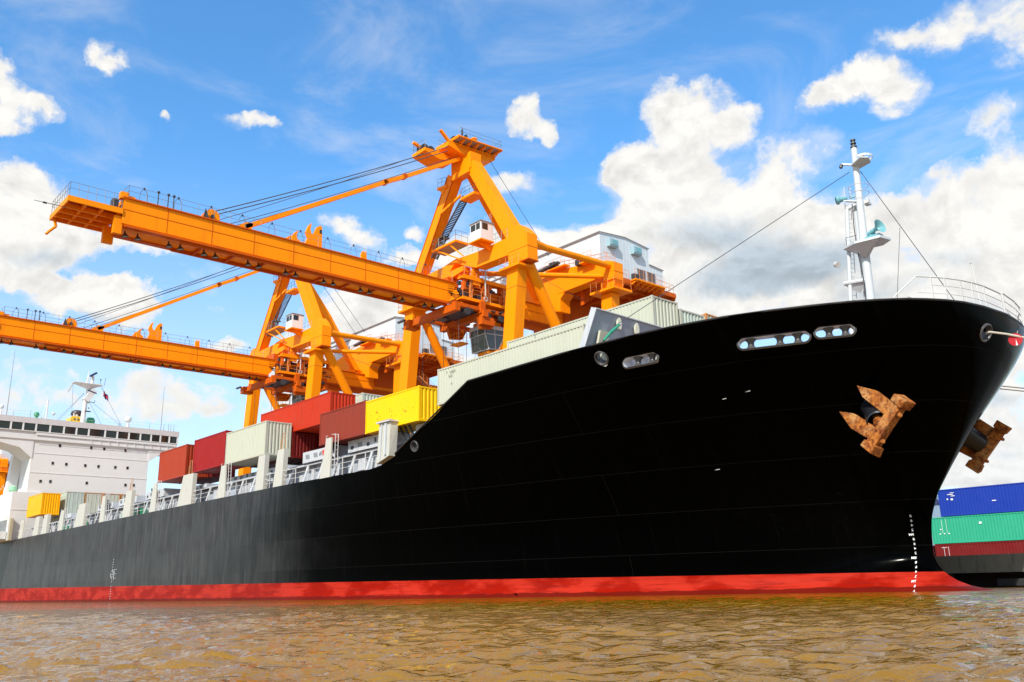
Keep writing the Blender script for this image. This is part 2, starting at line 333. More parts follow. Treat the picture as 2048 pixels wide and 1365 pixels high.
WL=[(0,0),(1,.05),(5,.19),(10,.36),(20,.63),(30,.83),(40,.95),(50,1.0),(60,1.0)]
RIM=[(0,0),(.08,.12),(.35,.27),(.8,.38),(2.17,.55),(3.87,.67),(5.94,.77),(9,.885),(14,.97),(20,1.0),(60,1.0)]
BULB=[(0,0),(.3,.06),(1,.11),(3,.15),(6,.2),(10,.32),(20,.6),(30,.82),(40,.95),(50,1),(60,1)]
def xstem(z): return smooth_tab(STEM,z)
def hw(d,z):
    w=max(0,min(1,(z-1.0)/12.1)); w=w**1.7
    a=smooth_tab(WL,d) 
    if z<1.8:
        k=min(1,(1.8-z)/1.8); a=a*(1-k)+smooth_tab(BULB,d)*k
    r=smooth_tab(RIM,d)
    return HB*(a*(1-w)+r*w)
def half(X,z):
    d=xstem(z)-X
    b=hw(max(d,0),z)
    if X<-155:      # run aft
        t=(-155-X)/14.0
        k=max(0,1-z/8.5)
        b*=1-min(1,t)**2.2*(.10+.75*k**1.3)
    return b
ZTOP=[(-200,8.9),(-54,8.9),(-52.6,9.05),(-51.4,9.5),(-42.2,13.12),(-36,13.15),(-14,13.15)]
def ztop(X): return lerp_tab(ZTOP,X)

SHIP=thing('container_ship',(-85,46.5,0),'huge black-hulled container ship with red boot-top moored beside the orange cranes','container ship')
def hull_mat():
    m=bpy.data.materials.new('hull_paint'); m.use_nodes=True; g=N(m.node_tree); b=g.n['Principled BSDF']
    ge=g.add('ShaderNodeNewGeometry'); P=ge.outputs['Position']; x,y,z=g.sep(P)
    sv=g.comb(x,0,z)
    # aft grey: faded paint plus painted-in sheen, ragged edge on the plate joints
    br=g.add('ShaderNodeTexBrick'); g.put(br.inputs['Vector'],g.comb(x,z,0)); br.offset=.5
    for k,v in (('Color1',(0,0,0,1)),('Color2',(1,1,1,1)),('Mortar',(.5,.5,.5,1))): br.inputs[k].default_value=v
    br.inputs['Scale'].default_value=1; br.inputs['Mortar Size'].default_value=.012; br.inputs['Mortar Smooth'].default_value=.3; br.inputs['Brick Width'].default_value=70.0; br.inputs['Row Height'].default_value=2.25
    plate=g.sep(br.outputs['Color'])[0]; seam=br.outputs['Fac']
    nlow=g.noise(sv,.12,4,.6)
    worn_sheen=g.ramp(g.math('ADD',g.math('MULTIPLY_ADD',nlow,14,-7),g.math('MULTIPLY_ADD',plate,5,x)),-56,-78)
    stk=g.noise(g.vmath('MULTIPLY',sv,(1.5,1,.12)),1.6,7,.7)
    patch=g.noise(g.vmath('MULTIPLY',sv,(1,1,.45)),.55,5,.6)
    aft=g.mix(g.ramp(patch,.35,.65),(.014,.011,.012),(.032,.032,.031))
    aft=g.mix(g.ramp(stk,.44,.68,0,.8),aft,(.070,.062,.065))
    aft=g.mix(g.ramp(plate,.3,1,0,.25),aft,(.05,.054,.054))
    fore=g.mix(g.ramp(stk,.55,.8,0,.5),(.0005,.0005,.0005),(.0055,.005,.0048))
    blk=g.mix(worn_sheen,fore,aft)
    blk=g.mix(g.math('MULTIPLY',seam,g.math('MULTIPLY_ADD',worn_sheen,-.1,.20)),blk,(.04,.04,.038))
    sc_=g.noise(g.vmath('MULTIPLY',sv,(.16,1,1)),2.6,6,.82)
    blk=g.mix(g.ramp(sc_,.735,.76,0,.8),blk,(.11,.10,.09))
    # red boot-top
    zr=g.math('MULTIPLY_ADD',x,-.0078,.78)
    nn=g.noise(g.vmath('MULTIPLY',sv,(1,1,3)),.9,6,.6)
    red=g.mix(g.ramp(g.noise(g.vmath('MULTIPLY',sv,(1,1,2.4)),.35,4,.6),.42,.58),(.27,.007,.002),(.42,.024,.012))
    red=g.mix(g.ramp(g.noise(g.vmath('MULTIPLY',sv,(.22,1,4)),1.4,6,.7),.48,.66,0,.8),red,(.20,.009,.006))
    scum=g.math('SUBTRACT',g.math('MULTIPLY_ADD',nn,.30,.10),z)
    red=g.mix(g.ramp(scum,-.03,.03,0,.9),red,(.11,.007,.004))
    isred=g.ramp(g.math('SUBTRACT',zr,z),-.012,.012)
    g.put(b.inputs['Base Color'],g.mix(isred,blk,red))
    ro=g.math('MULTIPLY_ADD',worn_sheen,.30,.08); ro=g.math('MULTIPLY_ADD',g.noise(sv,1.2,4,.6),.07,ro); ro=g.math('MULTIPLY_ADD',isred,.25,ro)
    g.put(b.inputs['Roughness'],ro); b.inputs['IOR'].default_value=1.45; g.put(b.inputs['Specular IOR Level'],g.math('MULTIPLY_ADD',worn_sheen,.20,.02))
    dents=g.noise(g.vmath('MULTIPLY',sv,(1,1,.5)),.42,3,.5)
    n=g.bump(dents,.35,.10); n=g.bump(seam,-.25,.02,n); g.put(b.inputs['Normal'],n)
    return m
M_hull=hull_mat()
XS_END=-164.0
def hull_mesh():
    zs_n=64
    us=[]  # param along: distance fractions
    d=0.0
    xs=[0,.03,.08,.15,.25,.35,.5,.65,.8]+list(np.arange(1.0,12,.45))+list(np.arange(12,24,.6))
    cols=[]     # forward cols measured as distance from stem, then absolute X
    for q in xs: cols.append(('d',q))
    absx=[-45+.0,-46.,-47,-48,-49,-50,-50.7,-51.4,-52,-52.6,-53.3,-54]+list(np.arange(-57,XS_END-.1,-3.0))
    pre=[ -42.2,-43,-44]
    # between d=24 and X=-42.2 blend
    def zgrid(zt,j):
        t=j/(zs_n-1); return -2.5+(zt+2.5)*t
    def colpts(kind,q,inn):
        P=[]
        for j in range(zs_n):
            if kind=='d': zt=13.15
            else: zt=ztop(q)
            z=zgrid(zt,j); 
            if kind=='d': X=xstem(z)-q
            elif kind=='b': # blend fraction
                X=(xstem(z)-24)*(1-q)+(-42.2)*q; z=zgrid(13.15,j)
            else: X=q
            b=half(X,z)
            if inn:
                X2=X-(.16 if kind=='d' and q<1.5 else 0); b=max(b-.14,0.0) if not(kind=='d' and q<.5) else b*.6
                if kind=='d' and q==0: b=0
                P.append((X2,b,z))
            else: P.append((X,b,z))
        return P
    C=[('d',q) for q in xs]+[('b',f) for f in (.2,.4,.6,.8)]+[('x',q) for q in pre+absx]
    V=[];F=[]
    def layer(inn):
        base=len(V); n=len(C)
        # port from stern -> stem -> starboard
        seq=[(C[i],-1) for i in range(n-1,0,-1)]+[(C[0],0)]+[(C[i],1) for i in range(1,n)]
        for (kq,sg) in seq:
            for (X,b,z) in colpts(kq[0],kq[1],inn): V.append((X,46.5+sg*b,z))
        return base,len(seq)
    bo,nc=layer(False); bi,_=layer(True)
    for i in range(nc-1):
        for j in range(zs_n-1):
            a=bo+i*zs_n+j; F.append((a,a+zs_n,a+zs_n+1,a+1))
            a=bi+i*zs_n+j; F.append((a,a+1,a+zs_n+1,a+zs_n))
    for i in range(nc-1):
        for j in (0,zs_n-1):
            a=bo+i*zs_n+j;c=bi+i*zs_n+j
            F.append((a,a+zs_n,c+zs_n,c) if j else (a,c,c+zs_n,a+zs_n))
    for i in (0,nc-1):
        for j in range(zs_n-1):
            a=bo+i*zs_n+j;c=bi+i*zs_n+j
            F.append((a,a+1,c+1,c) if i else (a,c,c+1,a+1))
    me=bpy.data.meshes.new('hull'); me.from_pydata([(a+85,b-46.5,c) for a,b,c in V],[],F)
    bm=bmesh.new(); bm.from_mesh(me); bmesh.ops.recalc_face_normals(bm,faces=bm.faces); bm.to_mesh(me); bm.free()
    me.materials.append(M_hull); return me
def Yh(X,z): return 46.5-half(X,z)
def tangent(X,z):
    e=.3; a=Vector((X-e,Yh(X-e,z),z)); b=Vector((X+e,Yh(X+e,z),z)); t=(b-a).normalized()
    c=Vector((X,Yh(X,z-e),z-e)); d=Vector((X,Yh(X,z+e),z+e)); u=(d-c).normalized()
    n=t.cross(u).normalized()   # outward (toward -Y)
    if n.y>0 and X<-16: n=-n
    u=n.cross(t).normalized()
    if u.z<0: u=-u
    return t,u,n
def capsule(c,t,u,L,r,n=14):
    P=[]
    for s,a0 in ((1,-90),(-1,90)):
        for i in range(n+1):
            a=R(a0+180*i/n); P.append(Vector(c)+t*(s*max(L/2-r,0)+r*math.cos(a))+u*(r*math.sin(a)))
    return P
FAIR=[  # X0,X1,z,radius, rollers
 (-24.05,-21.0,11.93,.27,3),(-20.75,-19.2,12.02,.26,2),(-30.3,-28.2,12.0,.27,2)]
ROUND=[(-31.43,12.45,.40),(-48.75,9.9,.36),(-15.42,11.95,.42)]
hm=hull_mesh()
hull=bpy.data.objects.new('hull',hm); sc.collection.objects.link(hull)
cut=MB()
SL=.0
def fairgeo(X0,X1,z):
    xm=(X0+X1)/2; t,u,n=tangent(xm,z)
    a=Vector((X0,Yh(X0,z),z)); b=Vector((X1,Yh(X1,z),z)); t=(b-a).normalized(); c=(a+b)/2
    c.y=c.y*.5+Yh(xm,z)*.5; n=Vector((t.y,-t.x,0)); u=Vector((0,0,1)); return c,t,u,n,(b-a).length
for (X0,X1,z,r,k) in FAIR:
    c,t,u,n,L=fairgeo(X0,X1,z); pl=capsule(c,t,u,L,r); cut.prism([p+n*.9 for p in pl],-n*2.0)
for (X,z,r) in ROUND:
    t,u,n=tangent(X,z); n=Vector((n.x,n.y,0)).normalized(); t=Vector((-n.y,n.x,0)); c=Vector((X,Yh(X,z),z))
    pl=[c+t*r*.85*math.cos(a)+Vector((0,0,1))*r*math.sin(a) for a in [2*math.pi*i/24 for i in range(24)]]; cut.prism([p+n*.9 for p in pl],-n*2.0)
co=cut.build('cutter',M_black,None,split=False)
hull.location=(-85,46.5,0)
bo_=hull.modifiers.new('b','BOOLEAN'); bo_.operation='DIFFERENCE'; bo_.solver='FAST'; bo_.object=co
bpy.context.view_layer.update()
ev=hull.evaluated_get(bpy.context.evaluated_depsgraph_get()); nm=bpy.data.meshes.new_from_object(ev)
hull.modifiers.clear(); hull.data=nm; nm.name='hull'; bpy.data.objects.remove(co); hull.location=(0,0,0)
nm.polygons.foreach_set('use_smooth',[True]*len(nm.polygons)); nm.set_sharp_from_angle(angle=R(40))
hull.parent=SHIP
# transom + decks
mb=MB(); mb.box((XS_END-.1,35.2,2.0),(XS_END,57.8,8.9)); mb.build('transom',M_hull,SHIP)
mb=MB(); P=[]
Xl=list(np.arange(XS_END+.2,-42.6,2.0))+[-42.6]
mb.prism([(x,46.5-half(x,8.5)+.2,8.72) for x in Xl]+[(x,46.5+half(x,8.5)-.2,8.72) for x in reversed(Xl)],(0,0,.12))
Xl=[-42.6,-40,-36,-32,-29,-26,-24,-22,-20,-18.6,-17.4,-16.6]
mb.prism([(x,46.5-half(x,11)+.2,11.0) for x in Xl]+[(x,46.5+half(x,11)-.2,11.0) for x in reversed(Xl)],(0,0,.12))
mb.box((-42.8,46.5-half(-42.7,9)+.3,8.8),(-42.6,46.5+half(-42.7,9)-.3,11.1))
mb.build('deck',paint('deck_red',(.20,.07,.05),.6,.3),SHIP)
# fairlead rims, rollers
M_rim=paint('fairlead_rim',(.06,.055,.055),.35,.2,bump=0)
M_lin=paint('fairlead_lining',(.55,.57,.60),.4,.3,rust=.1)
for (X0,X1,z,r,k) in FAIR:
    c,t,u,n,L=fairgeo(X0,X1,z); f=MB()
    A=capsule(c,t,u,L+.16,r+.08);B=capsule(c,t,u,L,r); C2=capsule(c,t,u,L-.03,r-.015); m_=len(A)
    f.k=0
    f.add([p+n*.03 for p in A]+[p+n*.10 for p in B]+[p+n*.10 for p in C2]+[p-n*.5 for p in C2],[])
    o=len(f.v)-4*m_
    for i in range(m_):
        j=(i+1)%m_
        for q in range(3): f.f.append((o+q*m_+i,o+q*m_+j,o+(q+1)*m_+j,o+(q+1)*m_+i)); f.m.append(1 if q==2 else 0)
    fl=f.build('fairlead',[M_rim,M_lin],SHIP,smooth=True)
    for i in range(k):
        s=(-.33,.08,.33)[i] if k==3 else (-.14,.27)[i]
        f=MB(); cc=c+t*L*s-n*.25; f.lathe(cc-u*r,(0,0,1),[(0,.27),(.05,.27),(.16,.17),(r,.15),(2*r-.16,.17),(2*r-.05,.27),(2*r,.27)],14)
        f.build('roller',M_rim,fl,smooth=True)
for i,(X,z,r) in enumerate(ROUND):
    t,u,n=tangent(X,z); c=Vector((X,Yh(X,z),z))
    f=MB(); f.lathe(c-n*.40,n,[(0,r*.80),(.25,r*.78),(.40,r*.82),(.46,r*.90),(.47,r*1.0),(.43,r*1.10),(.34,r*1.13)],26)
    f.build('fairlead',[M_rim],SHIP,smooth=True)
# bitt seen through round fairlead
t,u,n=tangent(-31.43,12.45); f=MB(); f.tube((-33.0,36.6,11.1),(-33.0,36.6,13.1),.22,n=16); f.build('bollard',M_ltgrey,SHIP,smooth=True)
# deck gear seen through / under fairleads
f=MB(); f.beam((-20.9,39.6,11.86),(-19.2,40.1,11.92),.22,.2); f.build('chain_stopper',paint('rust_gear',(.45,.18,.08),.8,.6,rust=.6),SHIP)
# hull rim (bulwark rail)
f=MB(); pts=[(x,Yh(x,ztop(x))+.05,ztop(x)) for x in (-42.2,-40,-37,-34,-31,-28,-26,-24,-22,-20.5,-19,-18,-17,-16.4,-15.9,-15.5,-15.2,-15.05)]
pts+= [(-15.0,46.5,13.15)]+[(x,2*46.5-y,z) for x,y,z in reversed(pts)]
f.path([(-52.6,Yh(-52.6,9)+.05,9.05),(-51.4,Yh(-51.4,9.5)+.05,9.5)]+pts,.06,8); f.build('bulwark_rail',M_black,SHIP,smooth=True)
# draft marks (mirrored as in the photograph)
def glyph(txt,size,extr=0):
    cu=bpy.data.curves.new('t','FONT'); cu.body=txt; cu.size=size; cu.resolution_u=3; cu.offset=.012*size
    ob=bpy.data.objects.new('t',cu); sc.collection.objects.link(ob); bpy.context.view_layer.update()
    me=bpy.data.meshes.new_from_object(ob.evaluated_get(bpy.context.evaluated_depsgraph_get()))
    V=[tuple(v.co) for v in me.vertices]; F=[tuple(p.vertices) for p in me.polygons]; bpy.data.objects.remove(ob); bpy.data.meshes.remove(me)
    w=max(v[0] for v in V); return V,F,w
def mark(txt,X,z,size,name='draft_mark',mat=None,right=False):
    V,F,w=glyph(txt,size); vs=[]
    for a,b,_ in V:
        xx=X-(a if not right else a-w); zz=z+b; vs.append((xx,Yh(xx,zz)-.025,zz))
    mb=MB(); mb.add(vs,F); return mb.build(name,mat or M_wmark,SHIP,fix=False)
M_wmark=paint('mark_white',(.82,.82,.80),.5,.1,bump=0)
seq=['8','6','4','2','9M','8','6','4','2','8M','8','6','4','2','7M','8','6']
zz=[3.70-(3.70-.04)*i/16 for i in range(17)]
for s,zv in zip(seq,zz):
    Xc=lerp_tab([(0,-20.62),(.45,-20.72),(1.66,-20.92),(2.8,-20.86),(3.76,-20.76)],zv)
    mark(s,Xc-.03,zv-.06,.165)
# midship draft column and load line
f=MB()
for i in range(17):
    if i==6: continue
    z=.25+i*.26; f.box((-104.6,33.96,z),(-104.46,33.99,z+.08))
for (a,b,c,d) in ((-105.1,2.85,-103.9,2.92),(-104.0,2.3,-103.9,3.4),(-104.0,3.35,-103.2,3.42),(-104.0,2.9,-103.2,2.97),(-104.0,2.45,-103.2,2.52)): f.box((a,33.95,b),(c,33.985,b+.035 if d-b<.1 else d))
for i in range(20):
    a=R(i*18);b_=R(i*18+18); f.beam((-104.6+.42*math.cos(a),33.97,2.9+.42*math.sin(a)),(-104.6+.42*math.cos(b_),33.97,2.9+.42*math.sin(b_)),.03,.045,up=(0,1,0))
f.build('load_line_mark',M_ltgrey,SHIP)
# small scuppers / scars on the bow
f=MB()
for X,z,L in ((-26.2,9.75,.2),(-25.0,9.95,.4),(-28.5,6.5,.3)):
    y=Yh(X,z)-.03; f.beam((X-L/2,y,z),(X+L/2,Yh(X+L/2,z)-.03,z+.02),.03,.025)
f.build('scupper',M_rlw,SHIP)
# ------------------------------------------------------------------ anchors and hawse pipes
def rust_mat():
    m=bpy.data.materials.new('rusted_iron'); m.use_nodes=True; g=N(m.node_tree); b=g.n['Principled BSDF']
    p=g.add('ShaderNodeNewGeometry').outputs['Position']
    a=g.noise(p,2.6,8,.72,.5); c2=g.noise(g.vmath('ADD',p,(5,2,7)),7,8,.75,.6); c3=g.noise(p,1.1,4,.6)
    c=g.mix(g.ramp(a,.40,.62),(.20,.050,.012),(.50,.165,.028))
    c=g.mix(g.ramp(c3,.48,.68,0,.75),c,(.62,.33,.12))
    c=g.mix(g.ramp(c2,.52,.62,0,.92),c,(.085,.020,.010))
    c=g.mix(g.ramp(c2,.46,.38,0,.6),c,(.60,.24,.05))
    g.put(b.inputs['Base Color'],c); b.inputs['Roughness'].default_value=.85; b.inputs['Specular IOR Level'].default_value=.2
    g.put(b.inputs['Normal'],g.bump(c2,.8,.06)); return m
M_rust=rust_mat()
M_pipe=paint('hawse_black',(.012,.013,.018),.28,.1,bump=0)
def bev(o,w):
    bm=bmesh.new(); bm.from_mesh(o.data); bmesh.ops.bevel(bm,geom=list(bm.edges),offset=w,segments=2,affect='EDGES',profile=.5,clamp_overlap=True); bm.to_mesh(o.data); bm.free()
def anchor(side,label):
    s=1 if side=='p' else -1
    def W(x,y,z): return Vector((x,46.5+s*(y-46.5),z))
    base=W(-20.35,42.35,9.0); end=W(-19.42,40.62,7.80)     # pipe axis, out and down
    ax=(end-base).normalized()
    f=MB(); f.lathe(base-ax*1.2,ax,[(0,1.0),(.9,.95),(1.4,.74),(1.9,.62),((end-base).length+1.2,.56),((end-base).length+1.25,.50),((end-base).length+.6,.44)],28)
    f.build('hawse_pipe',M_pipe,SHIP,smooth=True)
    r=thing('anchor',end,label,'anchor','anchors hanging from the bow')
    along=Vector((.67,0,.74)).normalized(); up=Vector((-.77,s*.15,.62)); up=(up-along*up.dot(along)).normalized()
    nrm=up.cross(along).normalized()
    if nrm.y*s>0: nrm=-nrm
    c=W(-19.05,40.6,7.62)                                 # centre of the crown
    f=MB()
    # crown: bar with flared ends
    def T(a,b,n_): return c+along*a+up*b+nrm*n_
    f.add([T(-1.5,-.30,-.2),T(1.5,-.30,-.2),T(1.5,.28,-.2),T(-1.5,.28,-.2),T(-1.38,-.30,.34),T(1.38,-.30,.34),T(1.38,.22,.34),T(-1.38,.22,.34)],[(3,2,1,0),(4,5,6,7),(0,1,5,4),(1,2,6,5),(2,3,7,6),(3,0,4,7)])
    for q in (-1,1):
        f.add([T(q*1.05,-.42,-.3),T(q*1.55,-.48,-.34),T(q*1.55,.34,-.34),T(q*1.12,.34,-.3),T(q*1.05,-.36,.40),T(q*1.48,-.42,.44),T(q*1.46,.30,.44),T(q*1.1,.30,.40)],[(3,2,1,0),(4,5,6,7),(0,1,5,4),(1,2,6,5),(2,3,7,6),(3,0,4,7)])
        f.add([T(q*.62,-.28,-.18),T(q*.86,-.28,-.18),T(q*.8,-.52,.1),T(q*.68,-.52,.1),T(q*.62,-.28,.2),T(q*.86,-.28,.2)],[(0,1,2,3),(3,2,5,4),(0,3,4),(1,5,2),(0,4,5,1)])
    bev(f.build('crown',M_rust,r),.05)
    for q in (-1,1):
        f=MB(); a0,a1=q*.36,q*1.0
        pts0=[(a0,.10),(a1,.10),(q*1.05,1.35),(q*.70,2.45),(q*.42,1.75)]
        if q<0: pts0=[(a0,.10),(a1,.10),(q*1.14,1.35),(q*.86,2.50),(q*.50,1.75)]
        th=[.22,.22,.15,.04,.15]
        P=[T(a,b,.10-t_) for (a,b),t_ in zip(pts0,th)]+[T(a,b,.10+t_) for (a,b),t_ in zip(pts0,th)]
        f.add(P,[(4,3,2,1,0),(5,6,7,8,9)]+[(i,(i+1)%5,5+(i+1)%5,5+i) for i in range(5)]); bev(f.build('fluke',M_rust,r),.035)
    f=MB(); f.tube(end-ax*.8,end+ax*.05,.23,.25,n=12); f.tube(end,c,.20,.22,n=12); f.build('shank',M_rust,r,smooth=True)
anchor('p','orange rusty anchor hanging from the hawse pipe on the near bow')
anchor('s','dark shaded anchor sticking out beyond the stem on the far bow')
# ------------------------------------------------------------------ bow railing
f=MB(); 
def rimp(s,z,inn=.12):    # s: list param by X and side
    X,sd=s; return Vector((X-inn*.5,46.5+sd*(max(half(X,13.1)-inn,0)),z))
path=[(x,-1) for x in (-16.6,-16.2,-15.85,-15.5,-15.3,-15.15)]+[(-15.1,0)]+[(x,1) for x in (-15.0,-15.15,-15.4,-15.7,-16.1,-16.6,-17.2,-17.9,-18.6,-19.6,-21)]
top=[rimp(s,14.3) for s in path]
f.path([rimp((-17.4,-1),13.1),rimp((-17.3,-1),13.35)]+top[:],.035,6)
for zz_ in (13.5,13.9): f.path([rimp(s,zz_) for s in path[(1 if zz_>13.6 else 0):]],.018,5)
f.build('bow_railing',M_rlw,SHIP,smooth=True)
f=MB()
for s in path[::1][1:]: f.beam(rimp(s,13.1),rimp(s,14.3),.05,.07,up=(0,1,0))
f.build('railing_post',M_rlw,SHIP)
f=MB()  # ladder rail inboard
a=Vector((-18.4,43.3,14.35));b=Vector((-16.8,46.0,13.5))
for h in (0,-.4,-.8): f.path([a+Vector((0,0,h)),b+Vector((0,0,h))],.03,6)
for k in range(5): q=a.lerp(b,k/4); f.tube(q,q+Vector((0,0,-1.2)),.03)
f.build('stair_railing',M_rlw,SHIP)
f=MB(); f.tube((-16.1,46.5,12.9),(-16.25,46.5,16.2),.05,.025); f.lathe((-16.27,46.5,16.2),(0,0,1),[(0,.03),(.05,.06),(.1,.001)],8); f.build('jackstaff',M_rlw,SHIP)
# ================================================================== SHIP: mast
pd={}
def P3(*a): return Vector(a)
mast=MB(); mast.tube((-21.8,46.5,11.1),(-21.78,46.5,16.0),.26,.25,18); mast.tube((-21.78,46.5,16.0),(-21.55,46.5,24.95),.25,.17,18)
foremast=mast.build('foremast',M_mastw,SHIP,smooth=True)
def sub(mb,name,mat,parent,smooth=False,label=None): return mb.build(name,mat,parent,smooth,label=label)
f=MB()
for (x0,y0,x1,y1,zt) in ((-23.1,46.0,-22.35,46.3,21.3),(-22.5,47.4,-22.05,46.7,21.3)):
    f.tube((x0,y0,11.1),(x1,y1,zt),.12,.11,12); f.tube((x1,y1,zt),(-21.7,46.5,zt+.25),.11,.10,10)
f.tube((-22.95,46.0,16.85),(-21.8,46.4,16.85),.12); f.tube((-22.4,47.2,16.85),(-22.95,46.0,16.85),.10); f.tube((-22.4,47.2,16.85),(-21.8,46.5,16.85),.10)
f.add([(-22.95,46.0,16.75),(-21.8,46.4,16.75),(-22.35,46.6,16.25)],[(0,1,2)])
sub(f,'support_leg',M_mastw,foremast,True)
f=MB()   # horn platform
f.prism([(-22.75,46.0,18.85),(-21.7,45.3,18.72),(-20.3,45.5,18.72),(-20.2,46.6,18.8),(-21.0,47.3,18.9),(-22.6,47.0,18.9)],(0,0,.14))
f.add([(-22.7,46.0,18.85),(-21.7,45.35,18.72),(-20.35,45.5,18.72),(-21.6,46.1,18.1),(-21.75,46.7,18.1)],[(0,1,3),(1,2,3),(2,4,3)])
sub(f,'platform',M_mastw,foremast)
f=MB(); f.prism([(-21.7,46.1,23.75),(-20.9,45.7,23.85),(-20.6,46.1,23.85),(-20.8,46.8,23.85),(-21.6,46.9,23.75)],(0,0,.07))
for k in range(10):
    a=R(-120+k*24); a2=R(-96+k*24)
    if k<9: f.beam((-21.0+.5*math.cos(a),46.3+.5*math.sin(a),24.05),(-21.0+.5*math.cos(a2),46.3+.5*math.sin(a2),24.05),.03,.14)
f.beam((-21.6,46.5,23.9),(-22.25,46.2,24.1),.12,.1); sub(f,'lantern_platform',M_mastw,foremast)
f=MB(); f.tube((-21.55,46.5,24.95),(-21.55,46.5,25.05),.2); f.tube((-21.55,46.5,25.05),(-21.55,46.5,25.45),.11); f.tube((-21.55,46.5,25.22),(-21.55,46.5,25.28),.17); f.tube((-21.55,46.5,25.42),(-21.55,46.5,25.5),.15)
sub(f,'navigation_light',M_black,foremast)
f=MB(); f.tube((-21.0,46.2,23.9),(-21.0,46.2,24.15),.13); f.tube((-22.3,46.1,23.85),(-22.25,46.15,24.05),.1); sub(f,'navigation_light',M_black,foremast)
f=MB(); f.lathe((-21.3,46.2,19.35),(.95,-.25,.22),[(0,.03),(.05,.12),(.45,.13),(.5,.10),(.65,.14),(.78,.24),(.88,.36),(.93,.42),(.90,.38),(.8,.22),(.6,.05)],20)
f.box((-21.3,45.9,18.95),(-20.5,46.4,19.15)); f.tube((-21.1,46.15,19.1),(-21.1,46.15,19.3),.08); f.tube((-21.55,46.35,19.15),(-20.9,46.2,19.3),.12)
horn=sub(f,'fog_horn',M_teal,foremast,True)
f=MB(); f.lathe((-22.2,46.25,21.95),(-.8,-.5,-.1),[(0,.05),(.1,.12),(.3,.14),(.45,.19),(.5,.26),(.62,.27),(.66,.2)],14); f.tube((-22.1,46.3,21.9),(-21.8,46.5,22.0),.05); sub(f,'signal_horn',M_teal,foremast,True)
f=MB(); f.prism([(-22.35,46.0,21.75),(-21.6,46.35,21.55),(-21.6,46.6,21.55),(-22.3,46.4,21.75)],(0,0,.05)); f.box((-21.3,46.3,21.2),(-21.0,46.6,21.28)); f.tube((-21.2,46.4,21.2),(-21.15,46.4,21.65),.035); sub(f,'bracket',M_mastw,foremast)
f=MB(); f.tube((-23.15,45.7,18.0),(-22.95,45.6,17.9),.16,.18,14); f.box((-21.25,46.2,21.25),(-21.0,46.4,21.45)); sub(f,'floodlight',M_rlw,foremast)
f=MB()
for dx in (0,.32): f.tube((-23.2+dx*.6,46.5+dx,12),(-22.45+dx*.6,46.5+dx,22.8),.022)
for i in range(40): z_=12.2+i*.27; k=(z_-12)/10.8; x_=-23.2+.75*k; f.tube((x_,46.5,z_),(x_+.19,46.82,z_),.012,n=4)
sub(f,'ladder',M_rlw,foremast)
f=MB()
for zc in (22.05,22.5):
    for i in range(12): a=R(i*30);b=R(i*30+30); f.tube((-21.6+.55*math.cos(a),46.5+.55*math.sin(a),zc),(-21.6+.55*math.cos(b),46.5+.55*math.sin(b),zc),.018,n=4)
sub(f,'guard_ring',M_rlw,foremast)
f=MB(); f.path([(-22.0,46.3,21.5),(-21.95,46.05,20),(-21.9,46.0,18.4),(-21.75,46.0,16.5),(-21.9,46.0,14)],.03,5); f.path([(-22.5,46.0,19.0),(-22.5,46.0,19.5),(-21.9,46.1,19.5)],.015,4); sub(f,'conduit',M_black,foremast)
f=MB(); f.tube((-22.0,46.5,23.6),(-31.8,36.2,14.6),.022,n=5); f.build('stay_wire',M_cable,SHIP)
f=MB(); f.tube((-21.35,46.5,23.4),(-16.9,46.3,13.6),.022,n=5); f.tube((-19.55,46.4,19.25),(-20.6,46.3,13.1),.014,n=5); f.build('stay_wire',M_cable,SHIP)
r=thing('rope_strop',(-32,35.8,13.5),'green rope strop lashed at the lower end of the mast stay beside the grey breakwater','rope')
f=MB(); f.tube((-31.6,36.5,14.75),(-31.65,35.75,14.15),.07,.10,n=8); f.tube((-31.65,35.75,14.15),(-31.7,35.2,13.6),.09,.07,n=8); f.build('strop',M_groupe,r,smooth=True)
f=MB(); f.sphere((-31.6,36.52,14.77),.09); f.build('shackle',M_rlw,r)
# ------------------------------------------------------------------ breakwater
f=MB(); bx=-31.95
f.prism([(bx-1.0,34.75,13.0),(bx-1.0,38,12.6),(bx-1.0,46.5,11.2),(bx-.2,46.5,14.7),(bx,41.9,15.35),(bx,34.9,15.45)],(-.10,0,0))
bwk=f.build('breakwater',M_greybl,SHIP)
f=MB(); f.beam((bx-1.02,34.70,13.2),(bx+.0,34.83,15.5),.42,.06,up=(0,1,0)); f.beam((bx+.02,34.85,15.48),(bx+.02,41.9,15.38),.10,.06); f.build('stiffener',M_ltgrey,bwk)
f=MB()
for (yc,zc,a,b) in ((36.9,14.95,.17,.36),(38.42,14.9,.17,.38)):
    f.prism([(bx-.11+.14*(zc-15.4)*0,yc+a*math.cos(R(t)),zc+b*math.sin(R(t))) for t in range(0,360,20)],(.13,0,0))
f.prism([(bx-.32,35.45,14.35),(bx-.62,35.45,13.4),(bx-.62,36.2,13.4),(bx-.32,36.2,14.35)],(.16,0,0))
f.build('opening',paint('seen_cream',(.62,.60,.46),.5,.2),bwk)
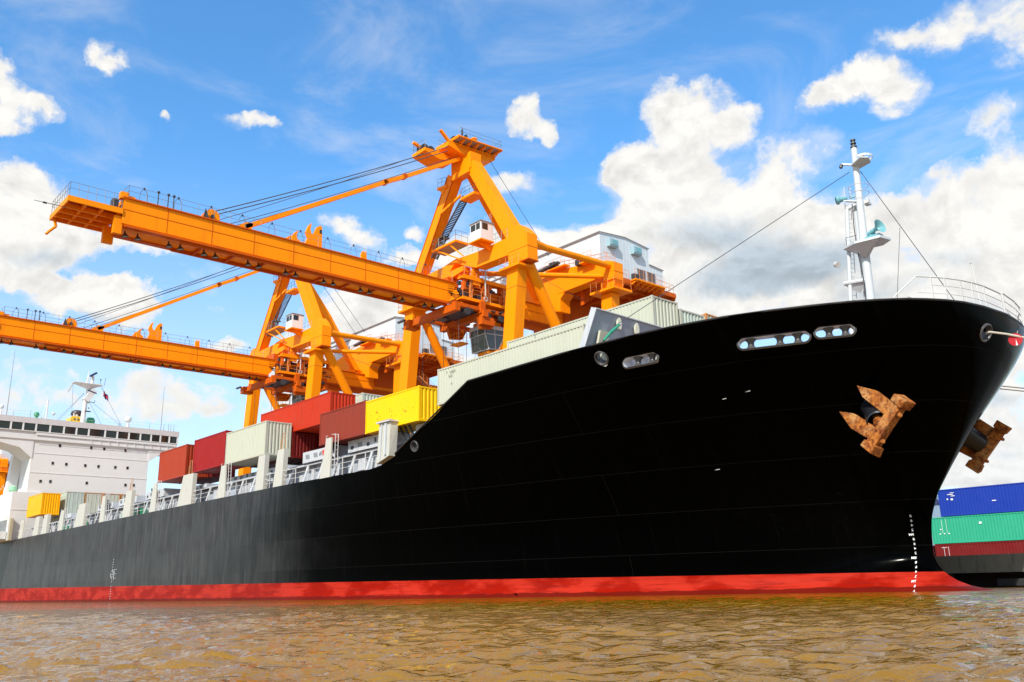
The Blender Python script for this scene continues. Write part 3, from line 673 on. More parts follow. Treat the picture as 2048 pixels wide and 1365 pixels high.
# ------------------------------------------------------------------ pedestals, rails, coaming
PED=[(-60.31,-58.8,-59.6,-58.85,11.85),(-67.91,-66.39,-67.44,-66.35,11.95),(-71.21,-69.65,-70.87,-69.7,11.85),(-78.84,-77.13,-78.33,-77.4,11.85),(-88.0,-84.6,-87.1,-84.7,11.9),(-95.45,-93.8,-95.04,-94.1,11.85),(-103.65,-101.2,-103.1,-101.3,11.8),(-111.4,-109.7,-111.2,-110.2,11.95),(-121.2,-117.3,-119.9,-117.4,11.7),(-127.98,-125.9,-127.4,-126.1,11.5),(-135.7,-133.1,-135.1,-133.4,11.5),(-139.9,-137.2,-139.2,-137.4,11.5),(-147.5,-145.2,-147.2,-145.4,11.6),(-154.0,-151.2,-153.0,-151.5,11.5)]
LAD=(0,3,5,7,9,12)
for i,(a,b,c,d,zt) in enumerate(PED):
    f=MB(); dp=.12 if i in LAD else .40; f.add([(a,34.10,8.85),(b,34.10,8.85),(b,34.1+dp,8.85),(a,34.1+dp,8.85),(c,34.18,zt),(d,34.18,zt),(d,34.18+dp,zt),(c,34.18+dp,zt)],[(3,2,1,0),(4,5,6,7),(0,1,5,4),(1,2,6,5),(2,3,7,6),(3,0,4,7)])
    p=f.build('pedestal',M_ped,SHIP)
    if i in LAD:
        f=MB()
        for y in (34.2,34.45): f.path([(b+.45,y,9.0),(d+.55,y,zt+.0),(d+.5,y,zt+.2),(d,y,zt+.2)],.028,5)
        for k in range(9): z_=9.25+k*.32; x_=b+.45+(d+.1-b)*(z_-9)/(zt-9); f.tube((x_,34.2,z_),(x_,34.45,z_),.016,n=4)
        f.path([(c-.25,34.25,zt-.9),(c-.15,34.25,zt+.2),(c+.1,34.25,zt+.2)],.02,5)
        f.build('ladder',M_rlw,p)
    if i in (1,4,6): 
        f=MB(); x_=(c+d)/2
        for dx in (-.3,.3): f.path([(x_+dx,34.4,zt),(x_+dx*.6,34.4,zt+1.35)],.03,5)
        f.path([(x_-.18,34.4,zt+1.35),(x_+.18,34.4,zt+1.35)],.03,5); f.path([(x_-.6,34.4,zt),(x_-.45,34.4,zt+.9)],.03,5)
        f.build('lashing_rod',paint('rusty_rod',(.5,.25,.1),.7,.4),p)
# big channel bracket at the forward end of the main deck
f=MB(); f.add([(-52.45,34.1,9.1),(-50.95,34.1,9.5),(-50.95,34.7,9.5),(-52.45,34.7,9.1),(-52.35,34.2,11.9),(-50.95,34.2,11.9),(-50.9,34.8,11.9),(-52.35,34.8,11.9)],[(3,2,1,0),(4,5,6,7),(0,1,5,4),(1,2,6,5),(2,3,7,6),(3,0,4,7)])
p=f.build('pedestal',M_ped,SHIP)
f=MB(); f.beam((-52.0,34.08,9.2),(-51.95,34.15,11.8),.10,.12,up=(0,1,0)); f.beam((-51.35,34.05,9.6),(-51.4,34.13,11.8),.16,.16,up=(0,1,0)); f.box((-52.5,34.0,11.9),(-50.8,34.85,12.0)); f.build('stiffener',M_ltgrey,p)
f=MB(); f.box((-52.5,34.1,12.0),(-51.0,34.5,12.08)); f.build('rust_patch',MATS['rusty_rod'],p)
gaps=[]
e=[(-50.9,-50.9)]+[(a-.0,b) for (a,b,*_) in PED]
prev=-52.6
for (a,b,c,d,zt) in PED:
    gaps.append((b,prev)); prev=a
gaps.append((-162,prev))
for (x0,x1) in gaps:
    n=max(2,round((x1-x0)/1.75)); f=MB()
    for k in range(n+1):
        x_=x0+(x1-x0)*k/n
        if k in(0,n): continue
        f.beam((x_,34.25,8.85),(x_,34.25,10.12),.05,.05)
    for z_,r_ in ((10.12,.035),(9.72,.02),(9.35,.02)): f.tube((x0,34.25,z_),(x1,34.25,z_),r_,n=5)
    f.build('deck_railing',M_rlw,SHIP)
# coaming
f=MB(); f.box((-149,36.3,8.8),(-46,57.0,10.55)); f.box((-149,35.7,10.55),(-46,57.4,10.66)); coam=f.build('hatch_coaming',M_greybl,SHIP)
f=MB(); x_=-148
while x_<-46.5:
    f.beam((x_,35.75,10.55),(x_-.25,35.35,8.85),.07,.28,up=(1,0,0)); x_+=2.37
f.build('coaming_stay',M_ltgrey,coam)
f=MB(); rnd=random.Random(4); x_=-147
while x_<-47:
    w_=rnd.choice((.5,.8,1.1)); f.box((x_,36.05,9.0+rnd.random()*.4),(x_+w_,36.32,9.9+rnd.random()*.5)); x_+=w_+rnd.choice((.8,1.3,2.1))
f.build('junction_box',M_ltgrey,coam)
f=MB(); 
for (xa,ya,za,xb,yb,zb) in ((-104,35.4,8.9,-101.5,36.0,9.9),(-107.7,35.4,8.9,-106.3,36.0,9.8),(-131,35.3,8.9,-129.8,36.0,9.8),(-122.8,35.4,8.9,-121.9,36,9.9)): f.box((xa,ya,za),(xb,yb,zb))
f.build('valve_locker',M_green,SHIP)
f=MB(); f.box((-73.5,35.4,8.9),(-71.6,36.0,9.9)); 
for k in range(6): f.box((-76.5+k*.3,35.3,8.95),(-76.4+k*.3,35.4,9.9))
f.build('deck_locker',M_ltgrey,SHIP)
def hatch(x0,x1,y,z1,mat):
    f=MB(); f.box((x0,y,10.72),(x1,57.0,z1)); 
    f.k=0; h=f.build('hatch_cover',mat,SHIP)
    f=MB(); xx=x0+.6
    rn=random.Random(int(x0)); 
    while xx<x1-1:
        t=rn.random()
        if t<.5:
            for q in range(4): f.beam((xx+q*.16,y-.012,11.0),(xx+q*.16-.1,y-.012,11.35),.05,.02,up=(0,1,0))
            xx+=1.3
        elif t<.8: f.prism([(xx+.22*math.cos(R(a)),y-.015,11.05+.16*math.sin(R(a))) for a in range(0,360,30)],(0,.02,0)); xx+=.9
        else: f.box((xx,y-.05,11.1),(xx+.18,y,11.4)); xx+=1.1
    f.build('hand_hole',M_dark,h); return h
hatch(-58.6,-52.9,35.5,11.62,M_ltgrey); hatch(-65.6,-60.4,35.5,11.60,M_ltgrey); hatch(-49.9,-46.8,35.6,11.62,M_ltgrey)
hatch(-84.2,-71.3,37.0,11.4,M_ltgrey); hatch(-93.5,-88.1,37.0,11.4,M_ltgrey); hatch(-101.0,-95.6,35.6,11.55,M_ltgrey); hatch(-109.6,-103.8,35.6,11.5,M_ltgrey); hatch(-117.2,-111.6,35.6,11.4,M_ltgrey); hatch(-133,-128,35.6,11.3,M_ltgrey)
f=MB()
for x_ in (-98.2,-106.4,-113.5,-123.8,-131.5,-60.9,-51.0):
    for k in range(3): f.beam((x_+k*.55,35.5,10.7),(x_+k*.55-.5,35.35,11.75),.16,.10,up=(0,1,0))
f.build('lashing_gear',M_dark,SHIP)
f=MB(); f.box((-62.35,35.44,11.02),(-61.75,35.5,11.42)); f.build('warning_plate',paint('red_plate',(.7,.04,.03),.5,.2,bump=0),SHIP)
V,F,w_=glyph('76',.42); f=MB(); f.add([(-62.5-a,35.47,11.05+b) for a,b,_ in V],F); f.build('bay_number',M_black,SHIP,fix=False)
# ================================================================== SUPERSTRUCTURE
DX=-150
def dh(y0,y1,z0,z1,x0=DX,x1=DX-12): return MB().box((x0,y0,z0),(x1,y1,z1))
f=MB(); f.box((DX,35.1,8.8),(DX-12,52.8,24.6)); f.box((DX+.35,33.1,8.8),(DX-9,37.0,16.0)); f.box((DX+.02,37.0,8.8),(DX-11,58.6,12.5))
block=f.build('deckhouse',M_ship,SHIP)
f=MB()
for z_ in (22.0,19.0): f.box((DX,35.2,z_),(DX+.05,52.7,z_+.09))
f.box((DX+.3,33.2,13.3),(DX+.40,37,13.38)); f.build('deck_seam',M_ship,block)
# bridge wings (flat deck with tapered brackets)
f=MB()
f.box((DX+.25,27.6,24.0),(DX-7,57.2,25.25))
f.prism([(DX+.1,52.7,21.9),(DX+.1,54.9,23.5),(DX+.1,57.2,24.05),(DX+.1,52.7,24.05)],(-6,0,0))
f.prism([(DX+.1,35.2,21.2),(DX+.1,34.9,21.4),(DX+.1,33.3,22.7),(DX+.1,29.6,23.5),(DX+.1,27.6,23.6),(DX+.1,27.6,24.05),(DX+.1,35.2,24.05)],(-6,0,0))
f.prism([(DX-5.6,34.9,15.9),(DX-5.6,33.5,15.9),(DX-5.6,33.9,22.3),(DX-5.6,35.2,22.3)],(-1.5,0,0))
wing=f.build('bridge_wing',M_ship,SHIP)
f=MB(); f.box((DX+.02,30.2,13.0),(DX-9,31.6,13.25)); f.prism([(DX+.1,31.6,11.0),(DX+.1,31.6,13.0),(DX+.1,26,13.0),(DX+.1,26,12.7),(DX+.1,30.6,12.7),(DX+.1,31.2,12.3)],(-8,0,0)); f.box((DX+.1,26.5,9.0),(DX-8,33.0,10.1)); f.build('wing_deck',M_ship,block)
f=MB(); f.box((DX+.45,27.2,26.45),(DX-7.2,57.4,27.35)); f.build('bridge_roof',paint('roof_band',(.60,.56,.55),.45,.15,fade=.05),SHIP)
f=MB(); f.box((DX-.6,27.9,25.2),(DX-6.5,57.0,26.5)); wh=f.build('wheelhouse',M_dark,SHIP)
ys=[27.6,29.8,31.7,33.4,35.2,37.2,39.2,41.05,42.9,45.4,47.3,49.15,51.0,52.75,54.3,55.8,57.2]
for i in range(len(ys)-1):
    f=MB(); f.add([(DX+.28,ys[i]+.12,25.3),(DX+.28,ys[i+1]-.12,25.3),(DX+.36,ys[i+1]-.12,26.4),(DX+.36,ys[i]+.12,26.4)],[(0,1,2,3)]); f.build('window',M_win,wh)
f=MB()
for y in ys: f.box((DX+.20,y-.12,25.2),(DX+.42,y+.12,26.5))
f.box((DX+.18,27.3,25.2),(DX+.46,57.3,25.3)); f.build('mullion',M_ship,wh)
f=MB()
for y in np.arange(43.4,57.2,1.35): f.beam((DX+.4,y,24.0),(DX+.4,y,25.25),.05,.05)
for z_ in (25.2,24.1): f.tube((DX+.4,35.2,z_),(DX+.4,57.2,z_),.03,n=5)
f.box((DX+.36,35.3,24.75),(DX+.40,57.1,25.15)); f.build('wing_rail',M_ship,SHIP)
WINS=[(38.97,23.42),(43.62,23.49),(45.61,23.48),(48.93,23.49),(38.23,20.62),(40.2,20.6),(43.0,20.6),(45.0,20.6),(47.6,20.65),(49.52,20.68),(36.81,17.76),(38.2,17.8),(43.5,17.88),(49.45,17.9),(50.75,17.95)]
for (y,z_) in WINS:
    f=MB(); f.box((DX+.02,y-.17,z_-.22),(DX+.05,y+.17,z_+.22)); p=f.build('porthole',M_win,block)
    f=MB(); f.box((DX,y-.22,z_-.27),(DX+.04,y+.22,z_-.22)); f.build('sill',M_ship,p)
# radar mast
f=MB(); f.tube((DX-2,42.45,27.3),(DX-2,42.55,31.6),.38,.34,12); f.beam((DX-2,42.5,31.3),(DX-2,43.6,33.2),.9,1.3,up=(1,0,0)); f.tube((DX-2,43.0,31),(DX-2,42.6,34.2),.3,.25,10)
rm=f.build('radar_mast',M_ship,SHIP)
f=MB(); f.add([(DX-1,40.2,34.05),(DX-2.6,40.6,34.05),(DX-2.6,44.5,34.15),(DX-1,44.8,34.05),(DX-2,42.9,33.2)],[(0,1,2,3),(0,3,4),(0,4,1),(2,1,4),(3,2,4)]); f.box((DX-1,40.3,34.05),(DX-2.8,44.7,34.15)); f.build('crosstree',M_ship,rm)
f=MB(); f.tube((DX-1.6,43.1,34.1),(DX-1.6,43.15,35.5),.35,.26,12); f.tube((DX-1.6,42.4,34.1),(DX-1.6,42.45,36.2),.12,.05); f.prism([(DX-1.6,42.1,34.1),(DX-1.6,42.5,34.1),(DX-1.6,42.5,35.5)],(.3,0,0)); f.build('radome_post',M_ship,rm)
f=MB(); f.beam((DX-1,42.6,35.3),(DX-2.4,43.9,36.3),.3,.25); f.beam((DX-.8,42.4,32.9),(DX-1.2,43.9,32.6),.12,.16); f.build('radar_scanner',M_navy,rm)
f=MB()
for p in (((DX-2,42.2,32.6),(DX-1,38.2,27.4)),((DX-2,42.2,32.5),(DX-1,38.5,27.4)),((DX-2,43.3,31.4),(DX-1,48.6,27.4)),((DX-2,43.3,31.0),(DX-1,45.2,27.4)),((DX-2,40.4,34.0),(DX-1,40.5,27.4)),((DX-2,44.7,34.0),(DX-1,48.4,27.4))): f.tube(*p,.02,n=4)
f.build('stay_wire',M_cable,rm)
f=MB(); f.path([(DX-1.4,42.9,31.1),(DX-1.4,43.8,31.1),(DX-1.4,43.8,31.5)],.04); f.sphere((DX-1.4,43.0,30.1),.12); f.tube((DX-1.3,44.35,34.3),(DX-1.3,44.35,35.0),.03); f.sphere((DX-1.3,44.35,35.0),.12); f.tube((DX-1.3,45.0,34.1),(DX-1.3,45.1,35.4),.03); f.box((DX-1.7,42.5,29.5),(DX-1.1,43.3,29.6)); f.build('yard_arm',M_dark,rm)
# flags
for (y,z_,nm,lb) in ((44.9,33.2,'flag','dark red and blue flag hanging right of the bridge mast'),(40.2,33.4,'pennant','furled pale pennant hanging left of the bridge mast')):
    r=thing(nm,(DX-1.5,y,z_),lb,nm); f=MB()
    if nm=='flag':
        vs=[];n=8
        for i in range(n+1):
            for j in range(4): vs.append((DX-1.5+.15*math.sin(i*1.3),y+.15+i*.11,z_-.1*i-.3*j+.05*math.sin(i*1.5)))
        for i in range(n):
            for j in range(3): f.k=(1 if j==1 else (0 if i<6 else 2)); f.add([vs[i*4+j],vs[(i+1)*4+j],vs[(i+1)*4+j+1],vs[i*4+j+1]],[(0,1,2,3)])
        f.build('cloth',[M_navy,M_redp,M_redp],r); f=MB(); f.tube((DX-1.5,y-.2,34.1),(DX-1.5,y+.2,33.2),.015,n=4); f.build('halyard',M_cable,r)
    else:
        f.beam((DX-1.5,y,z_+.3),(DX-1.5,y-.55,z_-1.0),.18,.08,up=(1,0,0)); f.build('cloth',M_rope,r); f=MB(); f.tube((DX-1.5,y,34.05),(DX-1.5,y,z_+.3),.012,n=4); f.build('halyard',M_cable,r)
# funnel
f=MB(); f.box((DX-9,42.7,24.5),(DX-12.5,44.7,29.95)); f.prism([(DX-9,42.7,28.6),(DX-9,42.2,28.6),(DX-9,42.7,29.9)],(-3,0,0)); fn=f.build('funnel',M_yel,SHIP)
f=MB()
for y in (43.15,43.7,44.3): f.tube((DX-8.96,y,29.45),(DX-9.0,y,29.45),.17,n=12)
f.lathe((DX-10.2,43.75,30.35),(0,0,1),[(0,.98),(.35,1.0),(.6,.9),(.82,.55),(.9,.01)],20); f.build('funnel_cap',paint('soot',(.05,.03,.03),.5,.2),fn,smooth=True,split=False)
f=MB(); f.tube((DX-9.6,43.5,29.9),(DX-9.6,43.5,30.5),.3,n=10);f.tube((DX-9.3,44.2,29.9),(DX-9.3,44.2,30.5),.1,n=10);f.tube((DX-9.3,43.0,29.9),(DX-9.3,43.0,30.5),.1,n=10); f.build('exhaust_pipe',M_white,fn)
f=MB(); f.lathe((DX-3,43.9,27.3),(0,0,1),[(0,.5),(.9,.75),(1.2,.7),(1.5,.5),(1.55,.01)],14); f.build('vent_cowl',M_green,SHIP,smooth=True)
f=MB(); f.tube((DX-2,35.6,27.3),(DX-2,35.6,28.2),.22,n=10); f.sphere((DX-2,35.6,28.3),.42); f.build('vent_cowl',M_green,SHIP,smooth=True)
f=MB(); f.tube((DX-3,49.9,27.3),(DX-3,49.9,28.6),.35,.2,12); f.sphere((DX-3,49.9,29.2),.55); f.build('radome',M_ship,SHIP,smooth=True)
f=MB(); f.tube((DX-2,30.6,27.3),(DX-2,30.6,28.6),.2,.12,10); f.sphere((DX-2,30.6,29.0),.35); f.build('radome',M_ship,SHIP,smooth=True)
f=MB(); f.sphere((DX-2,38.0,28.7),.28); f.tube((DX-2,38,27.3),(DX-2,38,28.6),.03); f.build('radome',M_rlw,SHIP,smooth=True)
f=MB(); f.tube((DX-2,37.0,27.3),(DX-2,37.0,30.9),.14,.1,8); f.tube((DX-2,36.3,27.3),(DX-2,36.9,30.5),.05); f.tube((DX-2,36.3,27.9),(DX-2,37,27.9),.04); f.build('antenna_mast',M_ship,SHIP)
f=MB()
for (y,h,r_) in ((31.3,10.6,.06),(54.9,8.0,.06),(34.6,1.6,.04),(53.0,1.5,.04),(55.4,1.5,.05),(56.2,1.6,.05),(56.6,1.8,.04),(57.1,1.6,.05),(47.9,.9,.05),(48.1,1.0,.04),(29.5,1.2,.04),(28.6,1.3,.04),(32.2,1.1,.04)): f.tube((DX-1.5,y,27.3),(DX-1.5,y,27.3+h),r_,.025,5)
f.build('antenna',M_rail,SHIP)
f=MB()
for y in np.arange(27.4,57.4,1.5): f.tube((DX+.2,y,27.3),(DX+.2,y,28.3),.02,n=4)
for z_ in (28.3,27.8): f.tube((DX+.2,27.4,z_),(DX+.2,57.3,z_),.014,n=4)
f.build('roof_railing',M_rlw,SHIP)
f=MB(); f.path([(DX+.3,31.4,16.1),(DX+.3,29.9,13.3)],.05); f.path([(DX+.3,31.9,16.9),(DX+.3,30.3,14.2)],.05)
for k in range(8): q=k/8; f.tube((DX+.3,31.4-1.5*q,16.1-2.8*q),(DX+.3,31.9-1.6*q,16.9-2.7*q),.03,n=4)
for y in np.arange(27,31.5,.7): f.tube((DX+.2,y,13.2),(DX+.2,y,14.3),.03,n=4); f.tube((DX+.2,y,10.1),(DX+.2,y,11.1),.03,n=4)
f.tube((DX+.2,26.5,14.3),(DX+.2,31.4,14.3),.03,n=4); f.tube((DX+.2,26.5,11.1),(DX+.2,31.4,11.1),.03,n=4); f.build('stairway',M_ped,SHIP)
f=MB(); f.lathe((DX-1.5,33.5,16.0),(0,0,1),[(0,.3),(.3,.55),(.8,.55),(1.0,.2),(1.05,.01)],12); f.build('vent_cowl',paint('pale_green',(.30,.62,.38),.5,.2),SHIP,smooth=True)
f=MB(); f.box((DX+.4,33.2,8.8),(DX+1.0,33.6,12.0)); f.build('deck_locker',paint('tan_locker',(.42,.36,.24),.6,.4),SHIP)
# ================================================================== CONTAINERS
def corr(f,a,b,z0,z1,nrm,depth=.04,per=.275,flip=False):
    """corrugated sheet from point a to b (xy), bulging along nrm"""
    a=Vector((a[0],a[1],0)); b=Vector((b[0],b[1],0)); L=(b-a).length; t=(b-a)/L; n=max(2,round(L/per)); p=L/n; nr=Vector(nrm)
    pts=[]
    for i in range(n):
        for q,dn in ((0,0),(.14,1),(.50,1),(.64,0)): pts.append(a+t*(i+q)*p-nr*depth*(1-dn))
    pts.append(b-nr*depth)
    m_=len(pts); V=[(p_.x,p_.y,z0) for p_ in pts]+[(p_.x,p_.y,z1) for p_ in pts]
    f.add(V,[(i,i+1,m_+i+1,m_+i) for i in range(m_-1)])
def cpaint(name,col,**k):
    k.setdefault('dirt',.35); k.setdefault('rust',.25); k.setdefault('scale',.9)
    k.setdefault('spec',.18); return paint(name,col,.5,**k)
def container(label,x0,x1,y0,z0,z1,mat,group,frame=None,end='plain',W=2.44,cat='shipping container',side='corr',texts=()):
    y1=y0+W; frame=frame or mat; cx,cy=(x0+x1)/2,(y0+y1)/2
    r=thing('shipping_container',(cx,cy,z0),label,cat,group)
    f=MB(); c=.10; h0=z0+.16; h1=z1-.10
    if side=='corr': corr(f,(x0+c,y0+.02),(x1-c,y0+.02),h0,h1,(0,-1,0))
    else: f.box((x0+c,y0+.035,h0),(x1-c,y0+.06,h1))
    corr(f,(x0+c,y1-.02),(x1-c,y1-.02),h0,h1,(0,1,0))
    f.box((x0+.03,y0+.06,z1-.06),(x1-.03,y1-.06,z1-.02)); f.box((x0+.03,y0+.06,z0+.06),(x1-.03,y1-.06,z0+.14))
    corr(f,(x0+.02,y0+c),(x0+.02,y1-c),h0,h1,(-1,0,0))
    if end=='plain': corr(f,(x1-.02,y0+c),(x1-.02,y1-c),h0,h1,(1,0,0),per=.30,depth=.06)
    f.build('panel',mat,r,fix=False)
    f=MB()
    for X in (x0,x1-.12):
        for Y_ in (y0,y1-.12): f.box((X,Y_,z0),(X+.12,Y_+.12,z1))
    for Y_ in (y0+.003,y1-.063):
        f.box((x0+.12,Y_,z0+.02),(x1-.12,Y_+.06,z0+.17)); f.box((x0+.12,Y_,z1-.11),(x1-.12,Y_+.06,z1-.015))
    for X in (x0+.003,x1-.063):
        f.box((X,y0+.12,z0+.02),(X+.06,y1-.12,z0+.17)); f.box((X,y0+.12,z1-.11),(X+.06,y1-.12,z1-.015))
    f.build('frame',frame,r)
    f=MB()
    for X in (x0-.006,x1-.172):
        for Y_ in (y0-.006,y1-.156):
            for Z in (z0-.006,z1-.112): f.box((X,Y_,Z),(X+.178,Y_+.162,Z+.118))
    f.build('corner_casting',frame,r)
    if end=='door':
        for k in range(2):
            ya=y0+.13+k*(W-.26)/2; yb=ya+(W-.26)/2-.015; f=MB(); f.box((x1-.10,ya,z0+.18),(x1-.05,yb,z1-.13)); d=f.build('door',mat,r)
            f=MB()
            for q in (.28,.72):
                yy=ya+(yb-ya)*q; f.tube((x1-.02,yy,z0+.15),(x1-.02,yy,z1-.1),.02,n=5)
                for zz_ in (z0+.3,z0+1.1,z1-.3): f.box((x1-.05,yy-.06,zz_),(x1-.0,yy+.06,zz_+.06))
            f.build('lock_rod',M_rlw,d)
    f=MB(); any_=False
    for (kind,px,pz,w_,h_) in texts:
        any_=True
        f.box((px,y0-.012,pz),(px+w_,y0-.006,pz+h_)) if kind=='b' else None
    return r
C_cream=cpaint('container_cream',(.48,.49,.39),dcol=(.28,.26,.18),rust=.12,dirt=.30)
C_creamf=cpaint('container_cream_frame',(.47,.47,.38),dcol=(.40,.20,.08),rust=.45,dirt=.5)
C_yel=cpaint('container_yellow',(.93,.53,.001),dcol=(.45,.20,.02),rust=.12,dirt=.2)
C_yel2=cpaint('container_yellow_worn_shade',(.92,.42,.001),dcol=(.45,.20,.02),rust=.2,dirt=.3)  # base shifted orange for the shaded end; rust and dirt are wear
C_redb=cpaint('container_red_brown',(.24,.032,.016),dcol=(.12,.035,.03),rust=.15,dirt=.7,scale=.5)
C_red=cpaint('container_red',(.47,.028,.005),dcol=(.28,.03,.015),rust=.12,dirt=.5)
C_crim=cpaint('container_crimson',(.30,.008,.008),dcol=(.20,.01,.012),rust=.12,dirt=.4)
C_orr=cpaint('container_orange_red',(.36,.042,.014),dcol=(.20,.03,.015),rust=.28,dirt=.4)
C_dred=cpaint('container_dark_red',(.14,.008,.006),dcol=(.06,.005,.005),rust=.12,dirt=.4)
C_blue=cpaint('container_blue',(.015,.045,.32),dcol=(.01,.03,.2),rust=.0,dirt=.25)
C_grn=cpaint('container_green',(.035,.36,.21),dcol=(.03,.22,.14),rust=.02,dirt=.25)
C_gry=cpaint('container_slate',(.26,.36,.46),dcol=(.15,.2,.27),rust=.02,dirt=.3)
C_qred=cpaint('container_maroon',(.17,.012,.012),dcol=(.08,.008,.008),rust=.05,dirt=.3)
GR='containers stacked on the deck of the black ship'
def txt_on(r,txt,X,y,z,size,mat,mirror=True,axis='y',xe=0):
    V,F,w_=glyph(txt,size); f=MB()
    if axis=='y': f.add([((X-a) if mirror else X+a,y-.008,z+b) for a,b,_ in V],F)
    else: f.add([(xe+.008,(X-a) if mirror else X+a,z+b) for a,b,_ in V],F)
    return f.build('stencil_mark',mat,r,fix=False)
M_ink=paint('stencil_ink',(.16,.17,.15),.6,.1,bump=0)
r=container('long cream container rising behind the sloping black bulwark, right of the yellow one',-46.3,-32.75,34.75,12.3,14.75,C_cream,GR,C_creamf)
for i,(t,X,z) in enumerate((('4',-45.75,14.3),('3785 9',-44.9,14.25),('2210',-45.2,13.98),('8',-45.25,13.45))): txt_on(r,t,X+.55,34.74,z,.22,M_ink)
r=container('long cream container, highest on the forward stack, rusty post at its bow end',-45.5,-32.2,40.3,14.55,17.45,C_cream,GR,C_creamf)
for t,X in (('2',-40.6),('75516 7',-40.8)): txt_on(r,t,X-1.9,40.29,16.75 if t!='2' else 17.1,.28,M_ink)
f=MB()
for k in range(9): f.box((-38.3+k*.22,40.27,16.2+(k%3)*.05),(-38.2+k*.22,40.28,16.40+(k%2)*.08))
f.build('scrape_mark',M_ink,r)
container('cream container under the highest one on the forward stack',-45.5,-32.2,40.3,11.6,14.5,C_cream,GR,C_creamf)
container('pale greenish container end second from left above the bulwark',-45.5,-32.22,43.0,14.3,17.12,cpaint('container_pale_green',(.44,.50,.42),rust=.15),GR,C_creamf)
container('far cream container with orange rusted corner post above the bulwark',-45.5,-32.24,45.7,14.5,17.35,C_cream,GR,cpaint('container_rust_frame',(.55,.22,.06),rust=.7,dirt=.6))
r=container('bright yellow smooth-sided container with orange ribbed end on the hatch',-55.06,-48.4,34.75,11.62,14.05,C_yel,GR,side='flat')
f=MB(); rn=random.Random(3)
for k in range(16): x_=-54.6+rn.random()*5.6; z_=12.0+rn.random()*1.2; s_=.02+.04*rn.random(); f.prism([(x_+s_*math.cos(R(a))*(.6+.4*rn.random()),34.775,z_+s_*1.6*math.sin(R(a))) for a in range(0,360,50)],(0,.02,0))
f.build('rust_spot',paint('rust_dark',(.20,.07,.02),.8,.3),r)
container('rust-red weathered container standing left of the bright yellow one',-61.7,-55.12,34.75,11.62,14.15,C_redb,GR)
container('long bright red container raised behind the cream and rust-red ones',-77.6,-64.8,37.4,14.3,16.9,C_red,GR,C_red)
container('pale container end behind the top of the long red one, below the crane beam',-77.0,-64.9,40.6,14.6,17.2,C_cream,GR,C_creamf)
container('pale container end farther right behind the yellow one under the crane beam',-77.0,-65.0,43.15,14.6,17.2,C_cream,GR,C_creamf)
container('cream container with ribbed end, between crimson and dark red ones',-79.0,-71.0,34.75,12.05,15.05,C_cream,GR,C_creamf)
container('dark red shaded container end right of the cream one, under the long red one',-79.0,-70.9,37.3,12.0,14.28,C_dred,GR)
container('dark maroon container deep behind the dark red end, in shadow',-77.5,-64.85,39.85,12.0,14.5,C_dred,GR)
container('crimson container between the orange-red one and the cream one',-86.4,-79.15,34.75,12.1,15.35,C_crim,GR)
container('orange-red container at the aft end of the long row, dark ribbed end visible',-95.5,-88.3,34.75,12.05,15.25,C_orr,GR)
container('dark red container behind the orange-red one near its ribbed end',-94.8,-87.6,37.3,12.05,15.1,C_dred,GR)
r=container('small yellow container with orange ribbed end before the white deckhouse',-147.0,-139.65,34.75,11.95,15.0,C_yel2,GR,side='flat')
gl=('container end with twin doors just right of the aft yellow one','container doors with orange latch, second right of the aft yellow one','rusty-edged container end, third right of the aft yellow one','container end, farthest right in the aft row, half behind a pedestal')
for i in range(4): container(('pale grey-green ' if i==0 else 'pale cream ')+gl[i],-147,-139.65-.02*i,37.95+i*2.55,11.95+(.0 if i<3 else 1.2),15.35,MATS['container_pale_green'] if i==0 else C_cream,GR,MATS['container_rust_frame'] if i>0 else C_creamf,end='door')
container('cream container under the aft yellow one, half hidden behind the pedestals',-147,-139.7,38.0,9.3,11.9,C_creamf,GR,end='door')
# quay stack
GQ='containers stacked on the quay behind the bow'
def marks(r,L,y):
    f=MB()
    for (x_,z_,w_,h_) in L: f.box((x_,y-.012,z_),(x_+w_,y-.006,z_+h_))
    f.build('stencil_mark',M_wmark,r)
r=container('blue container on top of the green one on the quay',-35.95,-23.75,85,6.08,8.55,C_blue,GQ,side='corr'); marks(r,[(-35.1,8.0,.5,.06),(-34.85,8.14,.35,.05),(-34.8,7.86,.35,.06),(-35.2,7.55,.12,.14),(-34.85,7.5,.2,.16),(-31.3,7.15,.35,.07),(-27.3,7.15,.35,.07)],85)
r=container('green container in the middle of the quay stack, between blue and maroon',-37.0,-24.8,85,3.66,6.06,C_grn,GQ); marks(r,[(-36.0,4.6,.025,1.2),(-35.6,4.6,.02,1.3),(-36.3,4.5,.12,.1),(-35.9,4.5,.12,.1),(-35.5,4.5,.12,.1),(-36.2,4.9,.12,.1),(-32.7,5.25,.22,.18)],85)
r=container('maroon container at the bottom of the quay stack above the concrete edge',-36.9,-24.7,85,1.15,3.64,C_qred,GQ); marks(r,[(-36.1,2.3,.025,1.1),(-35.7,2.3,.025,1.1),(-36.3,3.3,.5,.03)],85)
r=container('slate grey-blue container behind the left end of the blue one on the quay',-46.2,-34.0,88.2,6.1,8.3,C_gry,GQ)
f=MB(); f.prism([(-37.9,88.18,7.6),(-37.1,88.18,7.6),(-37.5,88.18,8.1)],(0,.01,0)); f.box((-38.0,88.17,7.45),(-36.9,88.18,7.55)); f.build('stencil_mark',M_navy,r)
container('grey container under the slate one, mostly hidden behind the stem on the quay',-46.2,-37.4,88.2,3.6,6.05,C_gry,GQ)
container('dark container at the very bottom behind the stem on the quay',-49.6,-37.5,85.2,1.15,3.6,C_qred,GQ)
